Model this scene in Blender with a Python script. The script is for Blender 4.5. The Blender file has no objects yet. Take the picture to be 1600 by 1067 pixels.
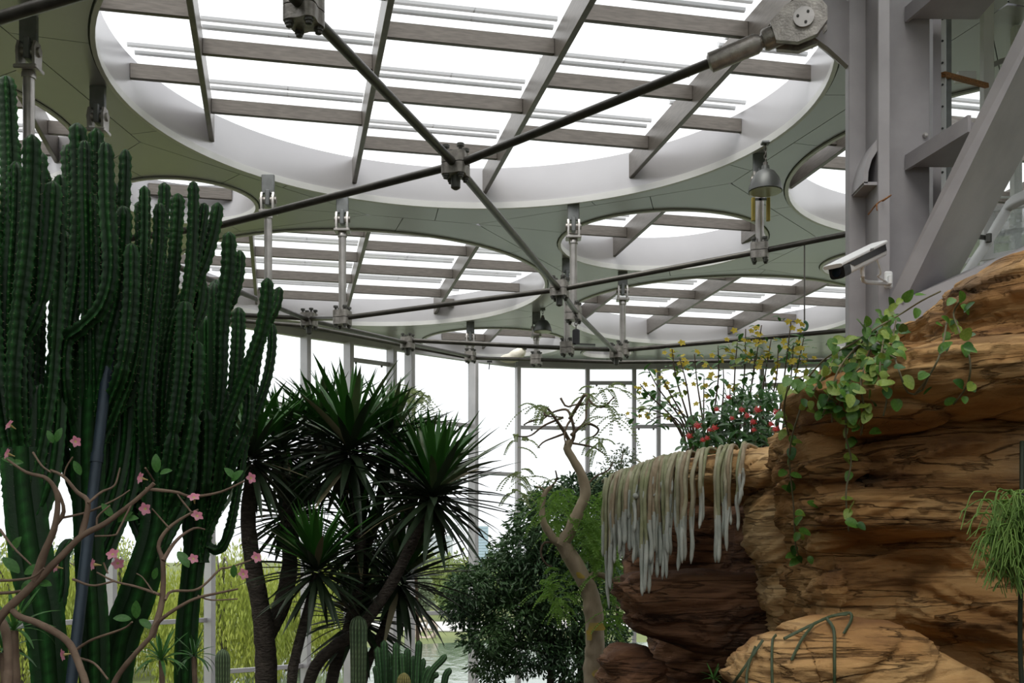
import bpy, math, random
import numpy as np
from mathutils import Vector, Matrix, noise as mnoise

# ------------------------------------------------------------------ camera, sky, sun, exposure
scene = bpy.context.scene
COL = scene.collection
F_PX, X_C, Y_H, EYE = 1700.0, 800.0, 875.0, 5.0      # focal length and horizon in the 1600 x 1067 frame, eye height

cam_d = bpy.data.cameras.new('camera')
cam_d.sensor_width = 36.0
cam_d.lens = 36.0 * F_PX / 1600.0
cam_d.shift_y = (Y_H - 533.5) / 1600.0
cam_d.clip_end = 3000
cam = bpy.data.objects.new('camera', cam_d)
cam.location = (0, 0, EYE)
cam.rotation_euler = (math.radians(90), 0, 0)
COL.objects.link(cam)
scene.camera = cam

# overcast sky: brighter towards the zenith, the same all round
world = bpy.data.worlds.new('overcast_sky')
scene.world = world
world.use_nodes = True
wn, wl = world.node_tree.nodes, world.node_tree.links
wn.clear()
w_out = wn.new('ShaderNodeOutputWorld')
w_bg = wn.new('ShaderNodeBackground')
w_tc = wn.new('ShaderNodeTexCoord')
w_sep = wn.new('ShaderNodeSeparateXYZ')
w_ramp = wn.new('ShaderNodeValToRGB')
wl.new(w_tc.outputs['Generated'], w_sep.inputs[0])
wl.new(w_sep.outputs['Z'], w_ramp.inputs[0])
w_ramp.color_ramp.elements[0].position = 0.0
w_ramp.color_ramp.elements[0].color = (0.63, 0.645, 0.665, 1)
w_ramp.color_ramp.elements[1].position = 1.0
w_ramp.color_ramp.elements[1].color = (1.0, 1.0, 1.0, 1)
wl.new(w_ramp.outputs[0], w_bg.inputs[0])
w_bg.inputs[1].default_value = 2.0
wl.new(w_bg.outputs[0], w_out.inputs[0])

sun_d = bpy.data.lights.new('sun', 'SUN')
sun_d.energy = 2.6
sun_d.angle = math.radians(35)
sun_d.color = (1.0, 0.96, 0.9)
sun = bpy.data.objects.new('sun', sun_d)
sun.rotation_euler = (math.radians(28), math.radians(-14), 0)
COL.objects.link(sun)

scene.view_settings.view_transform = 'Standard'
scene.view_settings.look = 'None'
scene.view_settings.gamma = 1.0
scene.view_settings.use_curve_mapping = False
scene.view_settings.exposure = 0.0

# ------------------------------------------------------------------ helpers
def P(px, py, Y):
    return np.array([(px - X_C) / F_PX * Y, Y, EYE + (Y_H - py) / F_PX * Y])
def PZ(px, py, h):
    """point of pixel px,py that lies h above the eye"""
    return P(px, py, F_PX * h / (Y_H - py))
def A(*v): return np.array(v, float)
def unit(v):
    v = np.asarray(v, float); n = np.linalg.norm(v)
    return v / n if n > 1e-12 else v
WLOC = {}
def tag(o, label=None, cat=None, group=None, kind=None):
    if label: o['label'] = label
    if cat: o['category'] = cat
    if group: o['group'] = group
    if kind: o['kind'] = kind
    return o
def thing(name, loc, label=None, cat=None, group=None, kind=None):
    o = bpy.data.objects.new(name, None)
    o.empty_display_size = 0.1
    o.location = loc
    COL.objects.link(o)
    WLOC[o.name] = np.array(loc, float)
    return tag(o, label, cat, group, kind)
def catmull(pts, n):
    p = np.asarray(pts, float)
    if len(p) == 2:
        t = np.linspace(0, 1, n)[:, None]
        return p[0] * (1 - t) + p[1] * t
    q = np.vstack([2 * p[0] - p[1], p, 2 * p[-1] - p[-2]])
    seg = np.linalg.norm(np.diff(p[:, :3], axis=0), axis=1)
    cum = np.concatenate([[0], np.cumsum(seg)])
    out = []
    for s in np.linspace(0, cum[-1], n):
        i = min(max(np.searchsorted(cum, s, side='right') - 1, 0), len(p) - 2)
        t = (s - cum[i]) / max(seg[i], 1e-9)
        a, b, c, d = q[i], q[i + 1], q[i + 2], q[i + 3]
        out.append(0.5 * ((2 * b) + (-a + c) * t + (2 * a - 5 * b + 4 * c - d) * t * t + (-a + 3 * b - 3 * c + d) * t ** 3))
    return np.array(out)
def circle_profile(k):
    a = np.linspace(0, 2 * math.pi, k, endpoint=False)
    return np.c_[np.cos(a), np.sin(a)]
def frames(pts):
    t = np.gradient(pts, axis=0)
    t /= np.maximum(np.linalg.norm(t, axis=1, keepdims=True), 1e-9)
    ref = A(0, 0, 1) if abs(t[0][2]) < 0.9 else A(1, 0, 0)
    n = unit(ref - t[0] * np.dot(ref, t[0]))
    N = [n]
    for i in range(1, len(pts)):
        n = unit(n - t[i] * np.dot(n, t[i]))
        N.append(n)
    N = np.array(N)
    return t, N, np.cross(t, N)
class MB:
    def __init__(s):
        s.v, s.f, s.m, s.n, s.col = [], [], [], 0, None
    def add(s, v, f, mi=0):
        v = np.asarray(v, float)
        s.v.append(v)
        s.f.extend([tuple(int(j) + s.n for j in q) for q in f])
        s.m.extend([mi] * len(f))
        s.n += len(v)
        return s
    def box(s, c, size, rot=None, mi=0, bevel=0.0):
        hx, hy, hz = [q / 2 for q in size]
        if bevel <= 0:
            v = np.array([[x, y, z] for z in (-hz, hz) for y in (-hy, hy) for x in (-hx, hx)], float)
            f = [(0, 2, 3, 1), (4, 5, 7, 6), (0, 1, 5, 4), (2, 6, 7, 3), (0, 4, 6, 2), (1, 3, 7, 5)]
        else:
            b = min(bevel, hx * .9, hy * .9, hz * .9)
            ring = lambda ax, ay, z, ins: [(-ax + ins, -ay, z), (ax - ins, -ay, z), (ax, -ay + ins, z), (ax, ay - ins, z), (ax - ins, ay, z), (-ax + ins, ay, z), (-ax, ay - ins, z), (-ax, -ay + ins, z)]
            v = np.array(ring(hx - b, hy - b, -hz, b * .5) + ring(hx, hy, -hz + b, b) + ring(hx, hy, hz - b, b) + ring(hx - b, hy - b, hz, b * .5), float)
            f = [tuple(range(7, -1, -1)), tuple(range(24, 32))]
            for k in range(3):
                for i in range(8):
                    j = (i + 1) % 8
                    f.append((k * 8 + i, k * 8 + j, k * 8 + 8 + j, k * 8 + 8 + i))
        if rot is not None: v = v @ np.asarray(rot).T
        return s.add(v + np.asarray(c, float), f, mi)
    def bar(s, a, b, w, h, up=(0, 0, 1), mi=0, bevel=0.0):
        """box from a to b, w wide, h along up"""
        a, b = np.asarray(a, float), np.asarray(b, float)
        d = unit(b - a); u = np.asarray(up, float)
        u = unit(u - d * np.dot(u, d)); sd = np.cross(d, u)
        return s.box((a + b) / 2, (np.linalg.norm(b - a), w, h), np.c_[d, sd, u], mi, bevel)
    def sweep(s, pts, radii, prof=8, cap=True, mi=0, twist=None):
        pts = np.asarray(pts, float)
        if isinstance(prof, int): prof = circle_profile(prof)
        k, n = len(prof), len(pts)
        radii = np.broadcast_to(np.asarray(radii, float), (n,))
        t, N, B = frames(pts)
        pr = np.asarray(prof, float)
        if pr.ndim == 2: pr = np.broadcast_to(pr, (n, k, 2))
        else: k = pr.shape[1]
        if twist is not None:
            c, sn = np.cos(twist)[:, None], np.sin(twist)[:, None]
            pr = np.stack([pr[..., 0] * c - pr[..., 1] * sn, pr[..., 0] * sn + pr[..., 1] * c], -1)
        v = pts[:, None] + radii[:, None, None] * (pr[..., 0:1] * N[:, None] + pr[..., 1:2] * B[:, None])
        f = []
        for i in range(n - 1):
            o = i * k
            f.extend([(o + j, o + (j + 1) % k, o + k + (j + 1) % k, o + k + j) for j in range(k)])
        if cap:
            f.append(tuple(range(k - 1, -1, -1)))
            f.append(tuple((n - 1) * k + j for j in range(k)))
        return s.add(v.reshape(-1, 3), f, mi)
    def tube(s, a, b, r, k=12, mi=0, r2=None):
        return s.sweep([a, b], [r, r if r2 is None else r2], k, True, mi)
    def lathe(s, prof, c=(0, 0, 0), axis=(0, 0, 1), k=24, mi=0):
        """prof: list of (radius, height along axis)"""
        ax = unit(axis); ref = A(1, 0, 0) if abs(ax[0]) < .9 else A(0, 1, 0)
        u = unit(ref - ax * np.dot(ref, ax)); w = np.cross(ax, u)
        a = np.linspace(0, 2 * math.pi, k, endpoint=False)
        rad = np.cos(a)[:, None] * u + np.sin(a)[:, None] * w
        v = np.concatenate([np.asarray(c, float) + ax * h + rad * r for r, h in prof])
        f = []
        for i in range(len(prof) - 1):
            o = i * k
            f.extend([(o + j, o + (j + 1) % k, o + k + (j + 1) % k, o + k + j) for j in range(k)])
        f.append(tuple(range(k - 1, -1, -1)))
        f.append(tuple((len(prof) - 1) * k + j for j in range(k)))
        return s.add(v, f, mi)
    def prism(s, poly, d, mi=0):
        """closed solid: planar 3d polygon extruded by vector d"""
        p = np.asarray(poly, float); n = len(p)
        v = np.vstack([p, p + np.asarray(d, float)])
        nrm = np.zeros(3)
        for i in range(n): nrm += np.cross(p[i], p[(i + 1) % n])
        f = [tuple(range(n - 1, -1, -1)), tuple(range(n, 2 * n))] + [(i, (i + 1) % n, n + (i + 1) % n, n + i) for i in range(n)]
        if np.dot(nrm, np.asarray(d, float)) < 0: f = [tuple(reversed(q)) for q in f]
        return s.add(v, f, mi)
    def mesh(s, name, mats, smooth=False, origin=(0, 0, 0)):
        me = bpy.data.meshes.new(name)
        v = np.concatenate(s.v) - np.asarray(origin, float)
        me.from_pydata(v.tolist(), [], s.f)
        for m in (mats if isinstance(mats, (list, tuple)) else [mats]): me.materials.append(m)
        me.polygons.foreach_set('material_index', np.array(s.m, dtype=np.int32))
        if smooth is True:
            me.polygons.foreach_set('use_smooth', np.ones(len(s.f), dtype=bool))
        elif smooth:
            me.polygons.foreach_set('use_smooth', np.ones(len(s.f), dtype=bool))
            me.set_sharp_from_angle(angle=math.radians(smooth))
        if s.col is not None:
            at = me.color_attributes.new('tone', 'FLOAT_COLOR', 'POINT')
            c = np.ones((len(v), 4), np.float32); c[:, 0] = s.col; c[:, 1] = s.col; c[:, 2] = s.col
            at.data.foreach_set('color', c.ravel())
        me.update()
        return me
    def build(s, name, mats, parent=None, smooth=40, origin=None, **tags):
        if parent is not None: org = WLOC[parent.name]
        elif origin is not None: org = np.asarray(origin, float)
        else: org = np.zeros(3)
        o = bpy.data.objects.new(name, s.mesh(name, mats, smooth, org))
        if parent is not None: o.parent = parent
        else: o.location = org
        COL.objects.link(o)
        WLOC[o.name] = org
        return tag(o, tags.get('label'), tags.get('cat'), tags.get('group'), tags.get('kind'))
def put(name, me, M, parent=None):
    """object sharing mesh data at world matrix M"""
    o = bpy.data.objects.new(name, me)
    if parent is not None:
        o.parent = parent
        o.matrix_local = Matrix.Translation(-Vector(WLOC[parent.name])) @ M
    else: o.matrix_world = M
    COL.objects.link(o)
    WLOC[o.name] = np.array(M.translation) if parent is None else WLOC[parent.name]
    return o
def basis(x, y, z, loc, s=1.0):
    return Matrix(((x[0] * s, y[0] * s, z[0] * s, loc[0]), (x[1] * s, y[1] * s, z[1] * s, loc[1]), (x[2] * s, y[2] * s, z[2] * s, loc[2]), (0, 0, 0, 1)))
def aim(d, nrm, loc, s=1.0):
    """y axis along d, z axis close to nrm"""
    d = unit(d); z = np.asarray(nrm, float); z = z - d * np.dot(z, d)
    if np.linalg.norm(z) < 1e-4:
        z = np.cross(d, A(1, 0.3, 0.2))
    z = unit(z)
    return basis(np.cross(d, z), d, z, loc, s)
# vectorised value noise
_rs = np.random.RandomState(7)
_perm = np.tile(_rs.permutation(256), 3)
_val = _rs.rand(256) * 2 - 1
def vnoise(p):
    p = np.asarray(p, float)
    i = np.floor(p).astype(int); f = p - i
    u = f * f * f * (f * (f * 6 - 15) + 10)
    i &= 255
    def h(a, b, c): return _val[_perm[_perm[_perm[(i[:, 0] + a) & 255] + ((i[:, 1] + b) & 255)] + ((i[:, 2] + c) & 255)]]
    l = lambda a, b, t: a + (b - a) * t
    x00 = l(h(0, 0, 0), h(1, 0, 0), u[:, 0]); x10 = l(h(0, 1, 0), h(1, 1, 0), u[:, 0])
    x01 = l(h(0, 0, 1), h(1, 0, 1), u[:, 0]); x11 = l(h(0, 1, 1), h(1, 1, 1), u[:, 0])
    return l(l(x00, x10, u[:, 1]), l(x01, x11, u[:, 1]), u[:, 2])
def fbm(p, o=4):
    s, a = 0, 1.0
    for k in range(o):
        s = s + a * vnoise(p * 2 ** k + 17.3 * k); a *= .5
    return s

# ------------------------------------------------------------------ materials
MATS = {}
def mat(name, col, rough=0.6, metal=0.0, var=0.0, scale=4.0, bump=0.0, bscale=40.0, col2=None, stretch=(1, 1, 1), spec=0.5, trans=0.0, coords='Object', attr=False, dist=0.02):
    m = bpy.data.materials.new(name)
    m.use_nodes = True
    nt = m.node_tree; nd, lk = nt.nodes, nt.links
    bs = nd['Principled BSDF']
    bs.inputs['Base Color'].default_value = (*col, 1)
    bs.inputs['Roughness'].default_value = rough
    bs.inputs['Metallic'].default_value = metal
    bs.inputs['Specular IOR Level'].default_value = spec
    tc = nd.new('ShaderNodeTexCoord'); mp = nd.new('ShaderNodeMapping')
    lk.new(tc.outputs[coords], mp.inputs[0]); mp.inputs['Scale'].default_value = stretch
    last = None
    if col2 is not None or var > 0:
        nz = nd.new('ShaderNodeTexNoise'); nz.inputs['Scale'].default_value = scale; nz.inputs['Detail'].default_value = 5
        lk.new(mp.outputs[0], nz.inputs['Vector'])
        rp = nd.new('ShaderNodeValToRGB')
        c2 = col2 if col2 is not None else tuple(min(1, c * (1 + var)) for c in col)
        c1 = col if col2 is not None else tuple(c * (1 - var) for c in col)
        rp.color_ramp.elements[0].position = .35; rp.color_ramp.elements[1].position = .65
        rp.color_ramp.elements[0].color = (*c1, 1); rp.color_ramp.elements[1].color = (*c2, 1)
        lk.new(nz.outputs['Fac'], rp.inputs[0]); last = rp.outputs[0]
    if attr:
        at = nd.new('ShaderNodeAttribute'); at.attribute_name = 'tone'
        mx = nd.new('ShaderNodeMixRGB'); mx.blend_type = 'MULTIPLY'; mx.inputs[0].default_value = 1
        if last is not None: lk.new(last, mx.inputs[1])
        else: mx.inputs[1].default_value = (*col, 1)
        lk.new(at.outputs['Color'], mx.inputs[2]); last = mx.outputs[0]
    if last is not None: lk.new(last, bs.inputs['Base Color'])
    if bump > 0:
        nb = nd.new('ShaderNodeTexNoise'); nb.inputs['Scale'].default_value = bscale; nb.inputs['Detail'].default_value = 6
        lk.new(mp.outputs[0], nb.inputs['Vector'])
        bp = nd.new('ShaderNodeBump'); bp.inputs['Strength'].default_value = bump; bp.inputs['Distance'].default_value = dist
        lk.new(nb.outputs['Fac'], bp.inputs['Height']); lk.new(bp.outputs[0], bs.inputs['Normal'])
    if trans > 0:
        tl = nd.new('ShaderNodeBsdfTranslucent'); ms = nd.new('ShaderNodeMixShader'); ms.inputs[0].default_value = trans
        if last is not None: lk.new(last, tl.inputs[0])
        else: tl.inputs[0].default_value = (*col, 1)
        lk.new(bs.outputs[0], ms.inputs[1]); lk.new(tl.outputs[0], ms.inputs[2])
        lk.new(ms.outputs[0], nd['Material Output'].inputs[0])
    MATS[name] = m
    return m
def glass_mat(name, tint, refl, rough=0.02, haze=0.0):
    m = bpy.data.materials.new(name); m.use_nodes = True
    nd, lk = m.node_tree.nodes, m.node_tree.links
    nd.remove(nd['Principled BSDF'])
    tr = nd.new('ShaderNodeBsdfTransparent'); tr.inputs[0].default_value = (*tint, 1)
    gl = nd.new('ShaderNodeBsdfGlossy'); gl.inputs['Roughness'].default_value = rough
    lw = nd.new('ShaderNodeLayerWeight'); lw.inputs[0].default_value = .5
    pw = nd.new('ShaderNodeMath'); pw.operation = 'POWER'; pw.inputs[1].default_value = 5.0
    lk.new(lw.outputs['Facing'], pw.inputs[0])
    ml = nd.new('ShaderNodeMath'); ml.operation = 'MULTIPLY_ADD'; ml.inputs[1].default_value = refl; ml.inputs[2].default_value = .04
    ml.use_clamp = True
    lk.new(pw.outputs[0], ml.inputs[0])
    mx = nd.new('ShaderNodeMixShader')
    lk.new(ml.outputs[0], mx.inputs[0]); lk.new(tr.outputs[0], mx.inputs[1]); lk.new(gl.outputs[0], mx.inputs[2])
    out = mx.outputs[0]
    if haze > 0:
        tl = nd.new('ShaderNodeBsdfTranslucent'); tl.inputs[0].default_value = (.95, .96, .97, 1)
        m2 = nd.new('ShaderNodeMixShader'); m2.inputs[0].default_value = haze
        lk.new(out, m2.inputs[1]); lk.new(tl.outputs[0], m2.inputs[2]); out = m2.outputs[0]
    lk.new(out, nd['Material Output'].inputs[0])
    MATS[name] = m
    return m
M_soffit = mat('soffit_panel', (.50, .50, .53), .30, .35, var=.04, scale=.6)
M_ringwall = mat('ring_wall_paint', (.52, .51, .52), .32, .35, var=.04, scale=.8)
M_lip = mat('ring_lip_paint', (.68, .68, .66), .4, .1, var=.04, scale=2)
M_gap = mat('joint_gasket', (.05, .06, .05), .8)
M_beam = mat('brushed_steel_beam', (.155, .138, .12), .36, .5, var=.14, scale=6, stretch=(1, 1, 8), bump=.05, bscale=60)
M_cap = mat('cap_with_reflection', (.62, .63, .64), .5, .1)
M_rod = mat('bronze_grey_rod', (.085, .08, .07), .38, .6, var=.2, scale=5)
M_strut = mat('satin_strut', (.48, .46, .44), .33, .7, var=.12, scale=6)
M_darksteel = mat('dark_grey_steel', (.20, .21, .21), .45, .5, var=.15, scale=8)  # dark grey steel for hangers, channels and small fittings
M_cast = mat('cast_clamp', (.33, .31, .285), .42, .6, var=.2, scale=14, bump=.2, bscale=60)
M_bolt = mat('dark_bolt', (.12, .12, .11), .5, .7)
M_column = mat('grey_painted_steel', (.36, .345, .355), .5, .15, var=.1, scale=2.5, bump=.03, bscale=30)
M_white = mat('white_paint', (.78, .79, .79), .45, var=.04, scale=3)
M_post = mat('grey_facade_post', (.44, .43, .44), .42, .35, var=.06, scale=2)
M_black = mat('black_plastic', (.018, .018, .02), .35)
M_lens = mat('dark_lens', (.01, .015, .025), .08, spec=.8)
M_rust = mat('rusted_bar', (.30, .13, .04), .85, var=.5, scale=60, bump=.4, bscale=90)
M_wire = mat('dull_wire', (.14, .13, .12), .6, .4)
M_skyglass = glass_mat('skylight_glass', (.97, .98, .985), .5, .03, .10)
M_glass = glass_mat('facade_glass', (.96, .975, .97), .55, .01)
# ------------------------------------------------------------------ the roof: soffit with round skylights
H = 6.0                                     # soffit above the eye
ZS = EYE + H
RISE = .66                                  # depth of the ring walls
ANG = math.atan(365 / F_PX)
DV = A(-math.sin(ANG), math.cos(ANG)); DU = A(math.cos(ANG), math.sin(ANG))
# x, y, radius, beam offset u0, purlin offset v0
RINGS = [
    (-.54, 13.98, 4.52, 1.23, 13.29),
    (-3.29, 23.75, 4.03, 1.68, 24.3),
    (2.83, 20.55, 1.93, 6.75, 19.6),
    (7.85, 16.78, 3.50, 8.40, 16.2),
    (4.95, 26.55, 3.62, 9.95, 25.9),
    (-.49, 30.1, 2.0, 5.9, 30.2),
    (-8.82, 14.98, 2.68, -5.6, 14.6),
    (-5.45, 18.2, 1.15, -.41, 18.94),
    (7.35, 22.0, 1.05, 11.7, 23.2),
    (9.75, 30.0, 1.0, 15.8, 31.0),
    (2.75, 31.45, .72, 9.4, 32.0),
    (-8.6, 21.6, 1.5, -3.9, 21.9),
    (11.8, 25.6, 2.0, 16.9, 25.0),
    (12.9, 19.2, 1.9, 16.6, 18.4),
    (-4.9, 6.0, 2.8, -3.5, 6.5),  # unseen near rings from here on, sized to light the foreground
    (3.4, 5.4, 3.0, 4.3, 5.4),
    (9.9, 9.4, 2.6, 11.6, 8.8),
    (-10.6, 8.6, 1.9, -8.6, 9.4),
    (0.2, 0.0, 2.3, .4, .6),
    (-8.4, 1.2, 1.8, -8.0, 1.4),
    (11.5, 2.2, 1.4, 11.6, 2.0),
]
# plan of the glass wall, from the camera's left side round the far end to the right
WALL = [(-13.2, -4.0), (-13.3, 5.0), (-13.0, 12.0), (-11.9, 17.4), (-10.6, 21.0), (-9.15, 24.45), (-7.45, 26.5), (-5.45, 28.3), (-4.45, 29.1), (-3.4, 29.95), (-2.94, 30.35), (-1.22, 31.75), (.14, 32.7), (2.27, 33.0), (3.69, 33.0), (4.43, 33.0), (7.55, 32.95), (11.0, 32.4), (14.2, 30.5), (16.0, 26.5), (16.6, 20.0), (16.6, 8.0), (16.6, -4.0)]
WALLP = np.array(WALL, float)
def outward(i):
    a = WALLP[max(i - 1, 0)]; b = WALLP[min(i + 1, len(WALLP) - 1)]
    t = unit(b - a); return A(-t[1], t[0])
EDGE = np.array([WALLP[i] + .38 * outward(i) for i in range(len(WALLP))])
def ray_out(c, d):
    best = 60.0
    for i in range(len(EDGE)):
        p, q = EDGE[i], EDGE[(i + 1) % len(EDGE)]
        e = q - p; den = d[0] * e[1] - d[1] * e[0]
        if abs(den) < 1e-9: continue
        w = p - c
        t = (w[0] * e[1] - w[1] * e[0]) / den; s = (w[0] * d[1] - w[1] * d[0]) / den
        if t > 0 and 0 <= s <= 1: best = min(best, t)
    return best
def cell_radius(k, d):
    c = A(*RINGS[k][:2]); r = RINGS[k][2]
    t = ray_out(c, d)
    for j, q in enumerate(RINGS):
        if j == k: continue
        o = A(q[0], q[1]) - c; D2 = o @ o
        proj = d @ o
        if proj > 1e-6:
            t = min(t, (D2 + r * r - q[2] ** 2) / 2 / proj)
    return max(t, r + .07)
ceiling = thing('ceiling', (0, 14, ZS), kind='structure', label='pale grey panelled soffit pierced by round skylights')
deck = MB()
for k, (cx, cy, r, u0, v0) in enumerate(RINGS):
    c = A(cx, cy)
    n = max(6, int(round(2 * math.pi * r / 2.6)))
    # joints start at the corners of the cell so that neighbouring panels meet there
    fine = np.linspace(0, 2 * math.pi, 721)
    rho = np.array([cell_radius(k, A(math.cos(a), math.sin(a))) for a in fine[:-1]])
    corners = [fine[i] for i in range(720) if rho[i] >= rho[i - 1] and rho[i] > rho[(i + 1) % 720]]
    ph0 = fine[int(np.argmax(rho))]
    cuts = [ph0 + 2 * math.pi * i / n for i in range(n + 1)]
    r_in = r + .055
    for i in range(n):
        g = .006
        extra = [q + t for q in corners for t in (0, 2 * math.pi) if cuts[i] + .02 < q + t < cuts[i + 1] - .02]
        angs = np.array(sorted(list(np.linspace(cuts[i], cuts[i + 1], 14)) + extra))
        m = len(angs)
        inner, outer = [], []
        for j, a in enumerate(angs):
            R_ = cell_radius(k, A(math.cos(a), math.sin(a))) - .007
            off = g if j == 0 else (-g if j == m - 1 else 0)
            for lst, q in ((inner, r_in), (outer, R_)):
                aa = a + off / max(q, .1)
                lst.append([cx + q * math.cos(aa), cy + q * math.sin(aa), ZS])
        mb = MB()
        lo = np.array(inner + outer); hi = lo + A(0, 0, .035)
        f = []
        for j in range(m - 1):
            f.append((j, j + 1, m + j + 1, m + j))
            f.append((2 * m + j, 3 * m + j, 3 * m + j + 1, 2 * m + j + 1))
            f.append((j, 2 * m + j, 2 * m + j + 1, j + 1))
            f.append((m + j, m + j + 1, 3 * m + j + 1, 3 * m + j))
        f.append((0, m, 3 * m, 2 * m)); f.append((m - 1, 3 * m - 1, 4 * m - 1, 2 * m - 1))
        mb.add(np.vstack([lo, hi]), [tuple(reversed(q)) for q in f])
        mb.build('panel', M_soffit, ceiling, smooth=False)
    # dark backing above the joints and the rest of the roof build-up
    m = 96
    angs = np.linspace(0, 2 * math.pi, m, endpoint=False)
    ri = np.array([[cx + (r + .02) * math.cos(a), cy + (r + .02) * math.sin(a), ZS + .04] for a in angs])
    ro = []
    for a in angs:
        q = cell_radius(k, A(math.cos(a), math.sin(a))) + .02
        ro.append([cx + q * math.cos(a), cy + q * math.sin(a), ZS + .04])
    ro = np.array(ro)
    f = [(j, (j + 1) % m, m + (j + 1) % m, m + j) for j in range(m)]
    deck.add(np.vstack([ri, ro]), f)
deck.build('roof_slab', M_gap, None, smooth=False, origin=(0, 14, ZS), kind='structure', label='dark backing above the soffit joints')

def clip_circle(poly, c, r, k=48):
    out = [np.array(p, float) for p in poly]
    for i in range(k):
        a0 = 2 * math.pi * i / k
        n = A(math.cos(a0), math.sin(a0))
        d = [(p - c) @ n - r for p in out]
        new = []
        for j in range(len(out)):
            p, q, dp, dq = out[j], out[(j + 1) % len(out)], d[j], d[(j + 1) % len(out)]
            if dp <= 0: new.append(p)
            if (dp < 0) != (dq < 0) and abs(dp - dq) > 1e-12: new.append(p + (q - p) * dp / (dp - dq))
        out = new
        if len(out) < 3: return []
    return out
def chord(c, r, along, off_dir, off):
    """ends (in plan coordinate along 'along') of the line off_dir=off inside the circle"""
    dd = off - c @ off_dir
    if abs(dd) >= r: return None
    h = math.sqrt(r * r - dd * dd); m = c @ along
    return m - h, m + h
def uv(u, v, z=0): 
    p = DU * u + DV * v
    return A(p[0], p[1], z)
BEAM_GAP, PUR_GAP = 2.2, 1.83
SKY_LABELS = ['largest round skylight overhead, crossed by the two long rods', 'second largest round skylight, behind the strut over the yucca', 'mid-size round skylight between the twin strut and the near bell lamp', 'round skylight partly hidden by the tall steel column', 'wide far skylight behind the yellow flower stems', 'shallow far skylight beside the far bell lamp', 'round skylight behind the tallest cactus', 'small bare round skylight just above the cactus tips', 'small round skylight behind the security camera', 'small far skylight low beside the column foot', 'smallest skylight at the far roof edge above the slim posts', 'round skylight behind the cactus group']
def skylight(n, cx, cy, r, u0, v0):
    c = A(cx, cy)
    w = thing('window_%d' % n, (cx, cy, ZS), kind='structure', label=SKY_LABELS[n - 1] if n <= len(SKY_LABELS) else 'unseen round skylight of the roof, kept for the light it lets in', group=None if n <= len(SKY_LABELS) else 'skylights outside the picture')
    k = max(48, int(r * 26))
    a = np.linspace(0, 2 * math.pi, k, endpoint=False)
    def skin(rows, name, m, smooth=40):
        mb = MB(); q = len(rows)
        v = np.concatenate([np.c_[cx + rr * np.cos(a), cy + rr * np.sin(a), np.full(k, ZS + zz)] for rr, zz in rows])
        f = []
        for i in range(q):
            o, p = i * k, ((i + 1) % q) * k
            f.extend([(o + j, p + j, p + (j + 1) % k, o + (j + 1) % k) for j in range(k)])
        mb.add(v, f); mb.build(name, m, w, smooth)
    skin([(r, .03), (r, RISE), (r + .05, RISE), (r + .05, .03)], 'ring_wall', M_ringwall)
    skin([(r - .022, -.03), (r - .022, .075), (r + .01, .075), (r + .035, .03), (r + .035, -.03)], 'ring_lip', M_lip)
    skin([(r + .034, .0), (r + .034, .05), (r + .058, .05), (r + .058, .0)], 'ring_gasket', M_gap)
    zg = ZS + RISE + .02
    ks = [q for q in range(-8, 9) if chord(c, r, DV, DU, u0 + q * BEAM_GAP)]
    for q in ks:
        u = u0 + q * BEAM_GAP
        v1, v2 = chord(c, r + .01, DV, DU, u)
        if v2 - v1 < .3: continue
        mb = MB(); mb.bar(uv(u, v1, ZS + .43), uv(u, v2, ZS + .43), .075, .40, bevel=.008)
        mb.build('beam', M_beam, w)
    lo, hi = c @ DU - r, c @ DU + r
    cols = sorted({u0 + q * BEAM_GAP for q in range(-9, 10)})
    for ci in range(len(cols) - 1):
        ua, ub = cols[ci], cols[ci + 1]
        if ub < lo or ua > hi: continue
        par = (int(round((ua - u0) / BEAM_GAP)) % 2)
        vs = [v0 + (par * .5 + q) * PUR_GAP for q in range(-8, 9)]
        for v in vs:
            ch = chord(c, r + .005, DU, DV, v)
            if not ch: continue
            s, e = max(ua + .0375, ch[0]), min(ub - .0375, ch[1])
            if e - s < .15 or v > c @ DV + .84 * r: continue
            mb = MB(); mb.bar(uv(s, v, ZS + .46), uv(e, v, ZS + .46), .07, .20, bevel=.006)
            mb.build('purlin', M_beam, w)
            for dv_ in (-.10, .12):  # paired bars: the outer cap and a stand-in for its reflection
                ch2 = chord(c, r, DU, DV, v + dv_)
                if not ch2: continue
                s2, e2 = max(ua + .02, ch2[0]), min(ub - .02, ch2[1])
                if e2 - s2 < .2: continue
                mb = MB(); mb.sweep([uv(s2, v + dv_, zg + .10), uv(e2, v + dv_, zg + .10)], .045, 8)
                mb.build('cap_with_reflection', M_cap, w)
        edges = [c @ DV - r - 1] + [v for v in vs if abs(v - c @ DV) < r] + [c @ DV + r + 1]
        for vi in range(len(edges) - 1):
            va, vb = edges[vi], edges[vi + 1]
            um = (ua + ub) / 2
            for s, e in ((ua, um), (um, ub)):
                g = .008
                poly = [(DU * x + DV * y) for x, y in ((s + g, va + g), (e - g, va + g), (e - g, vb - g), (s + g, vb - g))]
                poly = clip_circle(poly, c, r + .03)
                if len(poly) < 3: continue
                pp = np.array(poly)
                ar = .5 * abs(np.sum(pp[:, 0] * np.roll(pp[:, 1], -1) - pp[:, 1] * np.roll(pp[:, 0], -1)))
                if ar < .03: continue
                mb = MB(); mb.add(np.c_[pp, np.full(len(pp), zg)], [tuple(range(len(pp)))])
                mb.build('pane', M_skyglass, w, smooth=False)
    return w
for n, rg in enumerate(RINGS): skylight(n + 1, *rg)

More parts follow.
